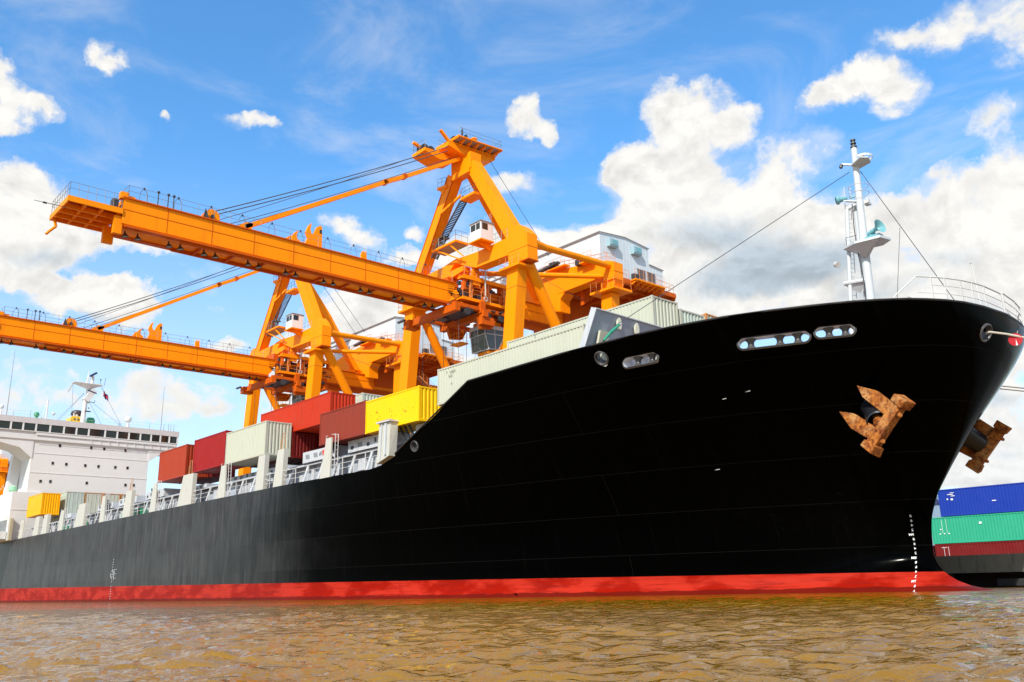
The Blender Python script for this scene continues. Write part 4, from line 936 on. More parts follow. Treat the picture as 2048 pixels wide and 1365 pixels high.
# mooring ropes at the bow, rat guard
def rope(label,pts,rad,n=6,mat=None):
    r=thing('mooring_rope',pts[0],label,'mooring rope','mooring lines led from the bow'); f=MB(); f.path(pts,rad,n); f.build('strand',mat or M_rope,r,smooth=True); return r
def sag(a,b,s,n=14):
    a=Vector(a);b=Vector(b); return [tuple(a.lerp(b,i/n)-Vector((0,0,s*4*(i/n)*(1-i/n)))) for i in range(n+1)]
rope('white mooring rope running out of the round fairlead near the stem',[(-15.42,Yh(-15.42,11.95)+.1,11.93),(-15.15,Yh(-15.42,11.95)-.32,11.88)]+sag((-14.6,44.75,11.75),(10,62.5,2.4),.1),.05)
rope('upper of the twin ropes leading from the far bow to the quay',sag((-21,57,12.2),(16,62.5,2.3),.15),.04,mat=paint('rope_dark',(.22,.18,.14),.9,.3))
rope('lower of the twin ropes leading from the far bow to the quay',sag((-21.0,56.9,12.0),(16,62.2,2.2),.15),.04,mat=MATS['rope_dark'])
rope('thin heaving line hanging from the bow rail down past the stem',[(-15.3,47.5,13.6),(-12.0,61.5,1.4)],.014,4,MATS['rope_dark'])
r=thing('rat_guard',(-14.4,44.95,11.45),'round red rat guard disc with white slot on the bow mooring rope','rat guard')
f=MB(); d_=Vector((-.30,.93,.20)).normalized(); c_=Vector((-14.35,45.0,11.47)); f.lathe(c_,d_,[(0,.01),(0,.30),(.02,.30),(.02,.01)],24); f.build('disc',M_redp,r)
f=MB(); f.prism([c_-d_*.03+Vector((.02,0,.0)),c_-d_*.03+Vector((.07,0,-.29)),c_-d_*.03+Vector((-.02,0,-.29))],d_*.01); f.build('slot',M_wmark,r)
f=MB(); f.tube(c_,(-14.3,45.35,11.95),.012,n=4); f.build('lanyard',M_rope,r)
# ================================================================== CRANE
KG='ship-to-shore gantry cranes along the quay'
K=thing('gantry_crane',(-77.3,62,1.05),'nearest orange gantry crane, its level boom reaching over the ship from the upper left','gantry crane',KG)
def leg(xt,yt,xb,yb,zt,w,d,zb=1.1):
    f=MB(); A=[(xb-w/2,yb-d/2,zb),(xb+w/2,yb-d/2,zb),(xb+w/2,yb+d/2,zb),(xb-w/2,yb+d/2,zb)]; B=[(x+xt-xb,y+yt-yb,zt) for x,y,z in A]
    f.hexa(A+B); return f
XT={1:-67.85,-1:-87.35}; XB={1:-71.8,-1:-91.6}
for s in (1,-1):
    l=leg(XT[s],61.85,XB[s],61.85,34.6,1.78,1.35).build('leg',M_or,K)
    f=MB(); x=XT[s]
    f.box((x-1.75,60.6,34.2),(x+1.6,63.0,34.45))
    f.box((x-.78,61.3,34.45),(x+.75,62.6,36.1)); sub(f,'collar',M_or,l)
    f=MB()
    for (a,b) in (((x-1.7,60.65),(x+1.55,60.65)),((x-1.7,60.65),(x-1.7,62.9))):
        for q in range(4): k=q/3; px,py=a[0]+(b[0]-a[0])*k,a[1]+(b[1]-a[1])*k; f.tube((px,py,34.45),(px,py,35.5),.03,n=4)
        for zz_ in (35.5,35.0): f.tube((*a,zz_),(*b,zz_),.025,n=4)
    sub(f,'railing',M_railo,l)
    # seam plates on the leg
    f=MB(); 
    for zz_ in (32.1,24.0): k=(34.6-zz_)/33.5; xc=XT[s]+(XB[s]-XT[s])*k; f.box((xc-.905,61.16,zz_),(xc+.905,62.54,zz_+.05))
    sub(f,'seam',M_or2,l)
XL={1:-66.85,-1:-86.9}
for s in (1,-1):
    l=leg(XL[s]-.1,75.9,XL[s]-1.2,75.9,34.0,1.65,1.35).build('leg',M_or,K)
    f=MB(); x=XL[s]; f.hexa([(x-1.0,75.3,34.4),(x+1.0,75.3,34.4),(x+1.0,76.8,34.4),(x-1.0,76.8,34.4),(x-.85,75.2,35.5),(x+1.45,75.2,35.5),(x+1.45,76.9,35.5),(x-.85,76.9,35.5)])
    f.box((x-2.0,74.4,34.1),(x+1.9,77.6,34.38)); sub(f,'collar',M_or,l)
    f=MB()
    for xx in np.linspace(x-1.9,x+1.85,5): f.tube((xx,74.45,34.4),(xx,74.45,35.5),.03,n=4)
    for zz_ in (35.5,35.0): f.tube((x-1.95,74.45,zz_),(x+1.85,74.45,zz_),.025,n=4); f.tube((x+1.85,74.45,zz_),(x+1.85,77.5,zz_),.025,n=4); f.tube((x-1.95,74.45,zz_),(x-1.95,77.5,zz_),.025,n=4)
    for yy in (76,77.5): f.tube((x+1.85,yy,34.4),(x+1.85,yy,35.5),.03,n=4)
    sub(f,'railing',M_railo,l)
# waterside portal beam, tapering to the hinge over the boom
f=MB()
def profY(f,P,y0,y1): f.prism([(x,y0,z) for x,z in P],(0,y1-y0,0))
profY(f,[(-65.45,36.25),(-65.45,37.75),(-66.9,38.15),(-74.1,38.05),(-78.2,38.35),(-78.2,37.9),(-74.3,36.2),(-68.6,36.05),(-68.6,34.75),(-65.45,34.75)],61.2,62.7)
profY(f,[(-89.0,34.75),(-89.0,37.9),(-80.5,38.05),(-78.2,38.35),(-78.2,37.9),(-80.3,36.2),(-86.2,36.05),(-86.2,34.75)],61.21,62.69)
pb=f.build('portal_beam',M_or,K)
f=MB(); f.prism([(-65.5,61.25,37.75),(-68.3,61.25,38.1),(-67.1,61.25,39.3),(-66.3,61.25,38.7)],(0,1.4,0)); f.prism([(-89,61.25,37.85),(-86.2,61.25,37.95),(-86.5,61.25,38.9),(-88,61.25,38.9)],(0,1.4,0)); sub(f,'gusset',M_or,pb)
f=MB(); f.box((-68.62,61.185,36.22),(-65.43,62.72,36.28)); f.box((-68.7,61.18,34.68),(-65.35,62.75,34.78)); sub(f,'seam',M_or2,pb)
f=MB()
for xx in np.arange(-73.8,-68.5,1.0): f.tube((xx,61.3,38.1),(xx,61.3,39.3),.03,n=4)
for zz_ in (39.3,38.7): f.tube((-74,61.3,zz_),(-68.6,61.3,zz_),.025,n=4)
sub(f,'railing',M_rail,pb)
# hinge brackets under the portal beam carrying the boom
f=MB()
for x in (-75.2,-79.8): f.prism([(x-.2,61.5,36.6),(x-.2,62.3,36.6),(x-.2,62.5,34.4),(x-.2,61.3,34.4)],(.4,0,0))
f.prism([(-81.8,61.0,36.1),(-78.9,61.0,37.0),(-76.4,61.0,37.0),(-76.4,61.0,36.4),(-79.3,61.0,36.0),(-81.8,61.0,35.0)],(0,1.2,0))
f.build('hinge_bracket',M_or,K)
# A-frame
f=MB(); f.beam((-67.9,61.95,38.0),(-75.3,61.95,49.7),1.75,1.3,up=(0,1,0),w2=1.45); near=f.build('a_frame_leg',M_or,K)
f=MB(); f.beam((-86.4,61.95,38.0),(-79.0,61.95,49.6),1.5,1.3,up=(0,1,0)); far=f.build('a_frame_leg',M_or,K)
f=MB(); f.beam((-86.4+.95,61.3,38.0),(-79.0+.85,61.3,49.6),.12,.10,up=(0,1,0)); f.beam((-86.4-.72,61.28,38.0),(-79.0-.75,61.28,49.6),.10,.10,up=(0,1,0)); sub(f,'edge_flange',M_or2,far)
f=MB(); f.beam((-77,62.4,50.4),(-77,68.7,42.6),1.15,1.1,up=(1,0,0)); f.beam((-77,68.7,42.6),(-77,74.2,34.9),1.1,1.0,up=(1,0,0),w2=.8); f.build('backstay',M_or,K)
f=MB(); f.box((-77.45,72.6,34.35),(-76.5,75.2,35.1)); f.tube((-77.6,74.0,35.2),(-76.3,74.0,35.2),.3,n=12); f.build('stay_shoe',M_or,K)
# apex head
f=MB(); f.prism([(-76.1,58.7,51.75),(-76.1,58.7,52.4),(-76.1,66.0,52.75),(-76.1,66.0,52.1),(-76.1,63.9,51.3),(-76.1,61.9,51.0)],(-2.6,0,0)); f.box((-78.8,61.2,49.2),(-75.0,62.8,51.35)); f.box((-78.9,61.05,48.7),(-75.2,61.4,49.3)); head=f.build('apex_head',M_or,K)
f=MB(); f.beam((-76.3,59.2,52.1),(-76.3,57.6,53.45),.28,.35,up=(1,0,0)); f.beam((-79.3,58.9,51.6),(-79.3,55.8,52.4),.28,.35,up=(1,0,0)); f.beam((-79.3,58.9,51.2),(-79.3,56.1,52.2),.12,.2,up=(1,0,0)); sub(f,'davit_arm',M_or,head)
f=MB(); f.prism([(-80.2,56.3,50.9),(-80.2,58.5,50.4),(-80.2,60.9,50.9),(-80.2,60.9,51.4),(-80.2,56.3,51.3)],(2.6,0,0)); sub(f,'sheave_platform',M_or,head)
f=MB()
for y in (57.0,57.9): f.lathe((-79.5,y,51.75),(1,0,0),[(0,.1),(0,.55),(.12,.5),(.25,.55),(.25,.1)],16); f.lathe((-78.7,y,51.75),(1,0,0),[(0,.1),(0,.55),(.12,.5),(.25,.55),(.25,.1)],16)
f.lathe((-77,60.2,53.1),(1,0,0),[(0,.1),(0,.6),(.15,.55),(.3,.6),(.3,.1)],16); f.box((-77.4,61.8,53.0),(-76.6,62.4,53.6)); f.beam((-76.9,62.9,53.1),(-76.9,61.9,54.5),.25,.3,up=(1,0,0)); sub(f,'sheave',M_dark,head,True)
f=MB(); f.tube((-77,63.4,52.9),(-77,63.4,54.4),.3,n=12); f.tube((-77,63.4,54.4),(-77,63.4,54.55),.42,n=12); f.box((-77.8,62.6,52.9),(-76.2,63.2,53.6)); sub(f,'winch_post',M_or,head)
f=MB(); f.tube((-77,61.5,52.9),(-77,61.5,54.4),.05,n=6); f.tube((-77,61.5,54.4),(-77,61.5,55.1),.12,n=8); f.tube((-77,61.5,55.1),(-77,61.5,55.4),.05,n=6); sub(f,'warning_light',M_dark,head)
f=MB(); f.hexa([(-79.2,59.4,52.62),(-75.0,59.4,52.62),(-75.0,66.1,52.95),(-79.2,66.1,52.95),(-79.2,59.4,52.8),(-75.0,59.4,52.8),(-75.0,66.1,53.12),(-79.2,66.1,53.12)]); sub(f,'platform_grating',M_plate,head)
f=MB(); f.beam((-74.95,59.3,52.7),(-74.95,66.2,53.03),.12,.30,up=(1,0,0)); f.beam((-79.25,66.15,53.03),(-74.9,66.15,53.03),.12,.3); f.beam((-79.25,59.35,52.7),(-74.9,59.35,52.7),.12,.3)
for y in np.arange(60.3,66,1.1): k=(y-59.3)/6.9*.33; f.beam((-79.2,y,52.55+k),(-75.0,y,52.55+k),.14,.2); f.beam((-75.0,y,52.5+k),(-76.1,y,52.0+k*.6),.1,.12)
sub(f,'platform_frame',M_or,head)
f=MB()
def rail(f,pts,h=1.1,step=1.4,r=.028):
    for a,b in zip(pts[:-1],pts[1:]):
        a=Vector(a);b=Vector(b);n=max(1,round((b-a).length/step))
        for i in range(n+1): q=a.lerp(b,i/n); f.tube(q,q+Vector((0,0,h)),r,n=4)
        for hh in (h,h*.55): f.tube(a+Vector((0,0,hh)),b+Vector((0,0,hh)),r*.85,n=4)
rail(f,[(-75.0,59.5,52.8),(-75.0,66.1,53.1),(-79.2,66.1,53.1),(-79.2,59.5,52.8)],1.15)
rail(f,[(-80.1,60,51.3),(-80.1,56.4,51.3),(-77.7,56.4,51.3)],1.1)
sub(f,'railing',M_rail,head)
# little platforms and stair along the far A-frame leg
f=MB(); f.prism([(-79.6,61.1,48.6),(-81.6,61.1,48.9),(-81.6,62.3,48.9),(-79.6,62.3,48.6)],(0,0,-.35)); f.prism([(-80.0,61.2,48.3),(-81.5,61.2,48.75),(-80.6,61.2,47.6)],(0,.15,0)); f.hexa([(-76.8,61.0,45.45),(-74.2,61.0,45.45),(-74.2,62.6,45.45),(-76.8,62.6,45.45),(-76.8,61.0,45.75),(-74.2,61.0,45.75),(-74.2,62.6,45.75),(-76.8,62.6,45.75)]); f.beam((-81.0,61.2,45.2),(-77.0,61.2,46.2),.22,.3); sub(f,'landing',M_or,far)
f=MB(); rail(f,[(-76.8,61.05,45.75),(-74.25,61.05,45.75),(-74.25,62.5,45.75)],1.1,.8); rail(f,[(-81.5,61.15,48.9),(-79.8,61.15,48.6)],1.1,.8); rail(f,[(-76.8,62.5,45.75),(-74.25,62.5,45.75)],1.1,.6); sub(f,'railing',M_dark,far)
f=MB()
def stair(f,a,b,w=.9,n=22,ax=(0,1,0)):
    a=Vector(a);b=Vector(b);ax=Vector(ax)
    for s in (0,1): f.beam(a+ax*w*s,b+ax*w*s,.06,.22)
    for i in range(n): q=a.lerp(b,(i+.5)/n); f.beam(q,q+ax*w,.20,.05,up=(0,0,1))
stair(f,(-80.9,61.3,42.3),(-76.6,61.3,46.1),.9,26); stair(f,(-83.0,61.3,40.0),(-81.1,61.3,42.2),.9,16); f.box((-81.3,61.2,42.0),(-80.5,62.3,42.15)); sub(f,'stair',M_dark,far)
f=MB(); 
for (a,b) in (((-80.9,61.25,43.2),(-76.6,61.25,47.0)),((-83.0,61.25,40.9),(-81.1,61.25,43.1))): f.tube(a,b,.03,n=4)
sub(f,'handrail',M_or2,far)
# boom
f=MB()
BX0,BX1=-79.0,-76.0
sec=[(BX1,34.35),(BX1,32.0),(BX1-.22,31.82),(BX0+.22,31.82),(BX0,32.0),(BX0,34.35)]
f.prism([(x,22.6,z) for x,z in sec],(0,35.9,0)); f.prism([(BX1,58.5,34.35),(BX1,59.7,34.35),(BX1,59.0,32.6),(BX1,58.5,32.0)],(-3,0,0))
boom=f.build('boom',M_or,K)
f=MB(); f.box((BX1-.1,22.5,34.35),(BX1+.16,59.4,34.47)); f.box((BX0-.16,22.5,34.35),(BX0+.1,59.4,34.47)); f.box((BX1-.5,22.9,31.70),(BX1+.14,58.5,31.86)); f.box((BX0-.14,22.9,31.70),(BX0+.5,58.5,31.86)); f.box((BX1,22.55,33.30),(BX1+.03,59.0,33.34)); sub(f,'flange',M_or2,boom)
f=MB(); 
for x in (BX1-.3,BX0+.3): f.box((x-.1,28,31.5),(x+.1,59.6,31.70))
for y in np.arange(30,59,3.2): f.box((BX0+.3,y,31.55),(BX1-.3,y+.16,31.80))
sub(f,'trolley_rail',M_or2,boom)
f=MB()
for y in np.arange(26.5,59,4.2): f.box((BX1+.001,y,32.05),(BX1+.018,y+.06,34.3))
sub(f,'weld_seam',M_or2,boom)
LY=[23.3,24.4,27.2,28.25,30.5,31.6,34.9,36.0,38.9,40.0,43.2,44.3,47.6,48.7,51.9,53.0,56.0,57.1]
for y in LY:
    f=MB(); f.tube((-77.1,y,31.75),(-77.1,y,31.5),.07,n=6); f.lathe((-77.1,y,31.6),(0,.15,-1),[(0,.06),(.12,.14),(.38,.34),(.40,.30)],12); lm=sub(f,'floodlight',M_dark,boom,True)
    f=MB(); f.lathe((-77.1,y+.055,31.23),(0,.15,-1),[(0,.28),(.01,.01)],12); sub(f,'lens',M_plate,lm)
f=MB()
pts=[(-75.85,22.9,34.45),(-75.85,59.0,34.45)]
rail(f,pts,1.15,1.55,.022); rail(f,[(-79.15,22.9,34.45),(-79.15,59.0,34.45)],1.15,1.55,.022); rail(f,[(-75.85,22.9,34.45),(-79.15,22.9,34.45)],1.15,1.1,.022)
sub(f,'walkway_railing',M_rail,boom)
f=MB()
for y in np.arange(24.2,58,3.1):
    f.path([(-75.85,y-.35,34.5),(-75.85,y-.3,35.2),(-75.9,y-.12,35.5),(-75.9,y+.12,35.55),(-75.85,y+.3,35.2),(-75.85,y+.35,34.5)],.022,4); f.sphere((-75.85,y,35.65),.10,8)
for y in (25.5,26.4,26.9): f.tube((-75.9,y,34.4),(-75.9,y,35.6),.05,n=5); f.sphere((-75.9,y,35.7),.14,8)
sub(f,'walkway_lamp',M_dark,boom)
# boom tip platform
f=MB(); zt=33.35
f.box((-81.2,18.2,zt-.12),(-76.0,22.6,zt)); tip=None
fr=MB()
for y in (18.2,22.5): fr.beam((-81.3,y,zt-.3),(-75.9,y,zt-.3),.16,.5)
for x in (-81.25,-75.95): fr.beam((x,18.1,zt-.3),(x,22.6,zt-.3),.16,.5)
for x in (-79.9,-78.6,-77.3): fr.beam((x,18.2,zt-.45),(x,22.5,zt-.45),.22,.42)
for y in (19.6,21.0): fr.beam((-81.2,y,zt-.40),(-76,y,zt-.40),.20,.35)
fr.box((-79.3,22.0,31.0),(-78.9,22.9,32.6)); fr.box((-76.5,22.0,31.0),(-76.1,22.7,32.6)); fr.prism([(-76.05,22.6,32.0),(-76.05,22.6,34.7),(-76.05,23.6,34.7),(-76.05,23.6,34.35),(-76.05,22.7,32.0)],(-.4,0,0)); fr.box((-76.5,22.3,34.3),(-75.9,23.0,34.9))
tip=fr.build('tip_platform',M_or,K); sub(f,'deck_plate',M_or2,tip)
f=MB(); rail(f,[(-76.0,22.5,zt),(-76.0,18.2,zt),(-81.2,18.2,zt),(-81.2,22.5,zt)],1.25,.75,.022); rail(f,[(-76.0,22.5,zt),(-81.2,22.5,zt)],1.25,1.2,.02); sub(f,'railing',M_rail,tip)
f=MB(); f.tube((-77,18.3,32.6),(-77,15.8,32.55),.035,.02,6); f.tube((-77,16.5,32.55),(-77,16.8,32.55),.08,n=6); f.box((-78.6,20.6,zt),(-78.0,21.4,zt+.8)); f.box((-77.0,21.8,zt),(-76.3,22.3,zt+.9)); sub(f,'wind_vane',M_dark,tip)
f=MB(); f.path([(-80.9,18.4,32.9),(-80.9,18.6,32.2),(-80.9,18.1,31.6),(-80.9,17.9,31.3)],.13,6); f.prism([(-79.6,19.6,zt),(-79.0,20.6,zt),(-79.0,20.1,zt+.35)],(.8,0,0)); sub(f,'bumper_hook',M_or,tip)
# boom top fittings
for (y,rr) in ((30.8,.75),):
    f=MB(); 
    for x in (-76.5,-77.3): f.lathe((x,y,34.95),(1,0,0),[(0,.05),(0,rr),(.08,rr),(.08,.05)],18); 
    f.prism([(-76.6,y-.9,34.4),(-76.6,y+.9,34.4),(-76.6,y+.4,35.2),(-76.6,y-.4,35.2)],(-.9,0,0)); pl=f.build('pulley_block',M_or,K,smooth=True)
    f=MB(); f.tube((-77.5,y,34.95),(-76.3,y,34.95),.2,n=10); f.prism([(-76.2,y-1.0,34.5),(-76.2,y-.4,34.5),(-76.2,y-.8,35.5)],(.1,0,0)); sub(f,'axle',M_dark,pl)
f=MB()
P=[(40.55,34.4),(41.0,35.5),(40.75,36.1),(41.05,36.9),(41.35,37.2),(41.2,36.5),(41.35,36.05),(41.55,35.95),(41.75,36.35),(42.0,36.95),(42.35,37.2),(42.55,37.0),(42.6,34.4)]
f.prism([(-76.6,y,z) for y,z in P],(-.35,0,0)); P=[(39.3,34.4),(39.25,35.3),(39.6,35.8),(39.9,36.0),(39.7,35.5),(39.75,35.1),(40.1,34.9),(40.1,34.4)]; f.prism([(-76.6,y,z) for y,z in P],(-.35,0,0)); f.prism([(-78.2,y,z) for y,z in P],(-.35,0,0))
P=[(47.5,34.4),(47.4,35.3),(47.6,35.7),(47.75,35.3),(47.95,35.75),(48.05,34.4)]; f.prism([(-76.6,y,z) for y,z in P],(-.35,0,0)); f.build('stay_rest',M_or,K)
f=MB(); f.box((-76.62,42.25,36.3),(-76.55,42.5,36.7)); f.build('hook_eye',M_dark,K)
# forestay and ropes
f=MB(); f.beam((-76.9,34.2,34.9),(-76.9,50.8,44.9),.42,.60,up=(1,0,0)); f.beam((-76.9,50.8,44.9),(-76.9,52.6,45.9),.42,.78,up=(1,0,0)); f.beam((-76.9,52.6,45.9),(-76.9,60.9,50.9),.42,.52,up=(1,0,0)); f.prism([(-76.6,33.0,34.4),(-76.6,34.8,34.4),(-76.6,35.0,35.4),(-76.6,34.2,35.4)],(-.6,0,0)); fs=f.build('forestay',M_or,K)
f=MB()
for y,z in ((50.3,44.6),(52.9,46.1)): f.tube((-77.2,y,z),(-76.6,y,z),.33,n=12)
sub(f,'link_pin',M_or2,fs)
f=MB()
for (x,a,b,r_) in ((-76.2,(31.0,35.5),(58.7,51.55),.05),(-76.5,(31.2,35.3),(58.9,51.2),.05),(-77.6,(32.5,34.9),(60.2,51.1),.035),(-77.9,(33.3,34.7),(60.6,50.9),.035),(-78.3,(31.5,35.2),(57.8,51.6),.03),(-76.7,(33.3,34.8),(60.6,51.05),.03)):
    pts=sag((x,*a),(x,*b),.25,8); f.path(pts,r_,4)
f.build('hoist_rope',M_cable,K)
f=MB(); f.tube((-76.4,65.0,52.4),(-76.4,80.0,36.6),.04,n=4); f.tube((-78.6,65.2,52.4),(-78.6,79.5,36.6),.04,n=4); f.tube((-70,62.6,36),(-70.5,75.2,34),.03,n=4); f.build('rear_rope',M_cable,K)
# landside: trolley girder, cross girder
f=MB(); f.prism([(x,60.9,z) for x,z in ((-76.1,34.35),(-76.1,32.2),(-78.9,32.2),(-78.9,34.35))],(0,31,0)); gird=f.build('trolley_girder',M_or,K)
f=MB(); f.box((-76.1,62,33.36),(-76.06,92,33.40)); f.box((-76.3,61,34.35),(-75.95,92,34.47)); f.box((-76.6,61,32.05),(-75.98,92,32.22)); f.box((-77.0,66,31.3),(-76.7,92,32.05)); sub(f,'flange',M_or2,gird)
f=MB()
P=[(-65.35,35.5),(-65.35,37.6),(-66.4,38.0),(-69.5,38.45),(-73.6,39.05),(-77.4,39.3),(-81.2,39.05),(-85,38.4),(-88.2,38.0),(-88.2,35.9),(-86,36.2),(-81.5,36.0),(-79.6,35.5),(-79.6,34.4),(-75.6,34.4),(-75.6,36.0),(-67.1,36.2),(-67.1,35.5)]
profY(f,P,75.0,76.6); lg=f.build('cross_girder',M_or,K)
f=MB(); f.prism([(-75.6,74.95,36.0),(-75.6,74.95,33.9),(-74.4,74.95,33.6),(-74.4,74.95,35.2),(-73.6,74.95,35.9)],(0,1.7,0)); f.box((-67.15,74.97,36.45),(-65.3,76.65,36.52)); sub(f,'haunch',M_or,lg)
f=MB(); rail(f,[(-66.6,75.1,38.0),(-69.5,75.1,38.4),(-73.6,75.1,39.0),(-77.4,75.1,39.3),(-81,75.1,39.0)],1.1,.9,.025); rail(f,[(-66.5,75.1,38.0),(-66.5,76.6,38.0)],1.1,.7); f.path([(-66.9,75.1,39.3),(-66.4,75.1,38.9),(-66.1,75.1,38.0)],.025,4); sub(f,'railing',M_railo,lg)
f=MB(); f.box((-70.0,74.0,38.35),(-68.0,75.0,38.5)); f.box((-76.0,74.0,39.0),(-72.5,75.0,39.15)); sub(f,'walkway',M_or,lg)
f=MB(); rail(f,[(-70,74.05,38.5),(-68,74.05,38.5)],1.1,.6,.025); rail(f,[(-76,74.05,39.15),(-72.5,74.05,39.15)],1.1,.7,.025); sub(f,'railing',M_railo,lg)
# tubes
def tb(a,b,r_): 
    f=MB(); f.tube(a,b,r_,n=16); return f.build('brace_tube',M_or,K,smooth=True)
f=MB(); f.tube((-66.1,62.2,36.9),(-66.1,75.2,37.25),.38,n=16); f.tube((-66.1,62.4,36.95),(-66.1,64.2,36.98),.62,.40,16); f.build('brace_tube',M_or,K,smooth=True)
tb((-77.0,62.6,36.6),(-67.6,75.2,36.35),.30); tb((-66.9,62.2,35.6),(-68.4,75.2,17.0),.62); tb((-87,62.2,35.0),(-88.4,75.2,15.8),.55); tb((-88.0,62.4,36.9),(-88.0,75.2,37.2),.38)
tb((-77.6,62.6,36.6),(-87.0,75.2,36.35),.30)
# machinery deck and house
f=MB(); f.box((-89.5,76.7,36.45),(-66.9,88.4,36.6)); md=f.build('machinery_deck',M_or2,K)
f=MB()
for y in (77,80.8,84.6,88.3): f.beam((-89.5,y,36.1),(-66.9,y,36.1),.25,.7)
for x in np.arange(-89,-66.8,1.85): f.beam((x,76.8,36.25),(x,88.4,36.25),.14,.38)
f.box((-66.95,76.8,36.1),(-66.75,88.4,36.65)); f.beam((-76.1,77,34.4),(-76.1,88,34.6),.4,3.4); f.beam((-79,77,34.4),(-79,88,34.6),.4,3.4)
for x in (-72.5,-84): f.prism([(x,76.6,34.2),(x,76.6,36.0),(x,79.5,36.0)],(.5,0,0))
sub(f,'deck_beam',M_or2,md)  # beams take the dark copy, shade painted into their colour
f=MB(); rail(f,[(-67.0,77.0,36.6),(-67.0,79.5,36.6)],1.3,.7,.025); rail(f,[(-66.0,79.6,36.7),(-66.0,85.2,36.7)],1.3,.75,.025); rail(f,[(-67,85.3,36.6),(-67.0,88.3,36.6),(-89,88.3,36.6)],1.3,.8,.025); sub(f,'railing',M_railo,md)
f=MB(); f.box((-67.0,79.6,36.5),(-65.9,85.2,36.66)); 
for y in np.arange(79.8,85.2,.9): f.beam((-65.95,y,36.5),(-67.2,y,36.0),.1,.2)
sub(f,'side_platform',M_or,md)
f=MB()
zt_=42.0; HP=[(75.15,36.9),(75.15,zt_),(79.7,42.42),(84.2,42.0),(84.2,39.85),(86.9,39.65),(86.9,36.62),(77.0,36.62)]
f.prism([(-67.5,y,z) for y,z in HP],(-21.0,0,0)); house=f.build('machinery_house',M_house,K)
f=MB()
for y in np.arange(75.6,86.9,.62): 
    zt2=41.95 if y<84.2 else 39.6
    f.box((-67.5,y,36.7),(-67.485,y+.05,zt2))
for x in np.arange(-88,-67.6,.8): f.box((x,75.13,39.5),(x+.05,75.15,41.95))
sub(f,'cladding_rib',M_house,house)
f=MB(); f.beam((-67.4,75.0,42.03),(-88.6,75.0,42.03),.14,.12); f.beam((-67.42,75.0,42.05),(-67.42,79.7,42.48),.12,.1); f.beam((-67.42,79.7,42.48),(-67.42,84.3,42.05),.12,.1); f.beam((-67.42,84.2,39.9),(-67.42,87.0,39.7),.12,.1); f.box((-88.5,75.1,41.2),(-80.5,75.0,41.3)); sub(f,'roof_trim',M_rail,house)
for (y0,z0_) in ((76.35,40.45),(80.75,40.5)):
    f=MB(); f.prism([(-67.5,y0,z0_+.95),(-67.5,y0,z0_),(-66.95,y0,z0_-.02),(-66.85,y0,z0_+.2),(-66.85,y0,z0_+.95)],(0,1.5,0)); v=sub(f,'vent_hood',paint('vent_blue',(.30,.45,.50),.4,.2) if 'vent_blue' not in MATS else MATS['vent_blue'],house)
    f=MB(); f.prism([(-66.84,y0+.35,z0_+.3),(-66.84,y0+1.3,z0_+.3),(-66.84,y0+1.3,z0_+.85),(-66.84,y0+.35,z0_+.85)],(.02,0,0)); sub(f,'vent_panel',M_teal,v)
for (y0,y1,z0_,z1_) in ((81.9,83.2,37.6,38.75),(83.75,85.1,37.6,38.75)):
    f=MB(); f.box((-67.48,y0,z0_),(-67.38,y1,z1_)); v=sub(f,'louvre',M_dark,house)
    f=MB()
    for k in range(9): f.box((-67.38,y0,z0_+.06+k*.125),(-67.33,y1,z0_+.1+k*.125))
    f.box((-67.5,y0-.1,z0_-.1),(-67.36,y1+.1,z0_)); f.box((-67.5,y0-.1,z1_),(-67.36,y1+.1,z1_+.08)); sub(f,'slat',M_plate,v)
f=MB(); f.box((-66.9,79.9,36.7),(-66.4,80.9,37.5)); f.box((-75.5,74.2,39.2),(-74.5,74.9,40.1)); f.box((-71.0,74.3,38.5),(-70.0,74.9,39.2)); f.beam((-73.5,74.0,39.6),(-77.5,74.0,39.3),.5,.25); sub(f,'cabinet',M_dark,md)
f=MB()
for (a,b,c) in ((-79.2,80.2,84),(-79.4,79.0,87.5)): pass
stair(f,(-67.5,79.2,33.0),(-67.5,83.2,30.2),.8,14,(1,0,0)); rail(f,[(-68.5,77.6,33.0),(-68.5,79.3,33.0)],1.1,.6); f.box((-69,77.6,32.9),(-66.8,79.3,33.0)); f.box((-69,83.0,30.1),(-66.8,85,30.2)); rail(f,[(-66.8,79.3,33.0),(-66.8,83.2,30.2),(-66.8,85,30.2)],1.1,.9); f.build('access_stair',M_railo,K)
# checker cabin on the portal beam
f=MB(); f.box((-72.9,59.3,38.35),(-71.0,61.15,40.45)); cb=f.build('lookout_cabin',M_white,K)
f=MB(); f.box((-73.0,59.2,40.45),(-70.9,61.2,40.55)); sub(f,'roof',M_rail,cb)
f=MB(); f.box((-72.75,59.27,39.55),(-71.95,59.3,40.3)); f.box((-71.8,59.27,39.55),(-71.15,59.3,40.3)); sub(f,'window',M_win,cb)
f=MB(); f.box((-71.0,59.5,39.55),(-70.97,60.3,40.3)); sub(f,'window',M_win,cb)
f=MB(); f.prism([(-73.1,59.2,38.35),(-70.9,59.2,38.35),(-70.9,61.2,38.35),(-73.1,61.2,38.35)],(0,0,-.15)); f.prism([(-72.2,59.2,38.2),(-71.8,59.2,38.2),(-71.8,61.2,38.2),(-71.8,61.2,37.4)],(.3,0,0)); sub(f,'bracket',M_or,cb)
f=MB()
for x in np.arange(-72.2,-70.9,.28): f.tube((x,60.9,40.5),(x,60.9,41.8),.012,n=4)
for h in (40.9,41.3): f.tube((-72.2,60.9,h),(-70.9,60.9,h),.012,n=4)
sub(f,'antenna',M_rlw,cb)
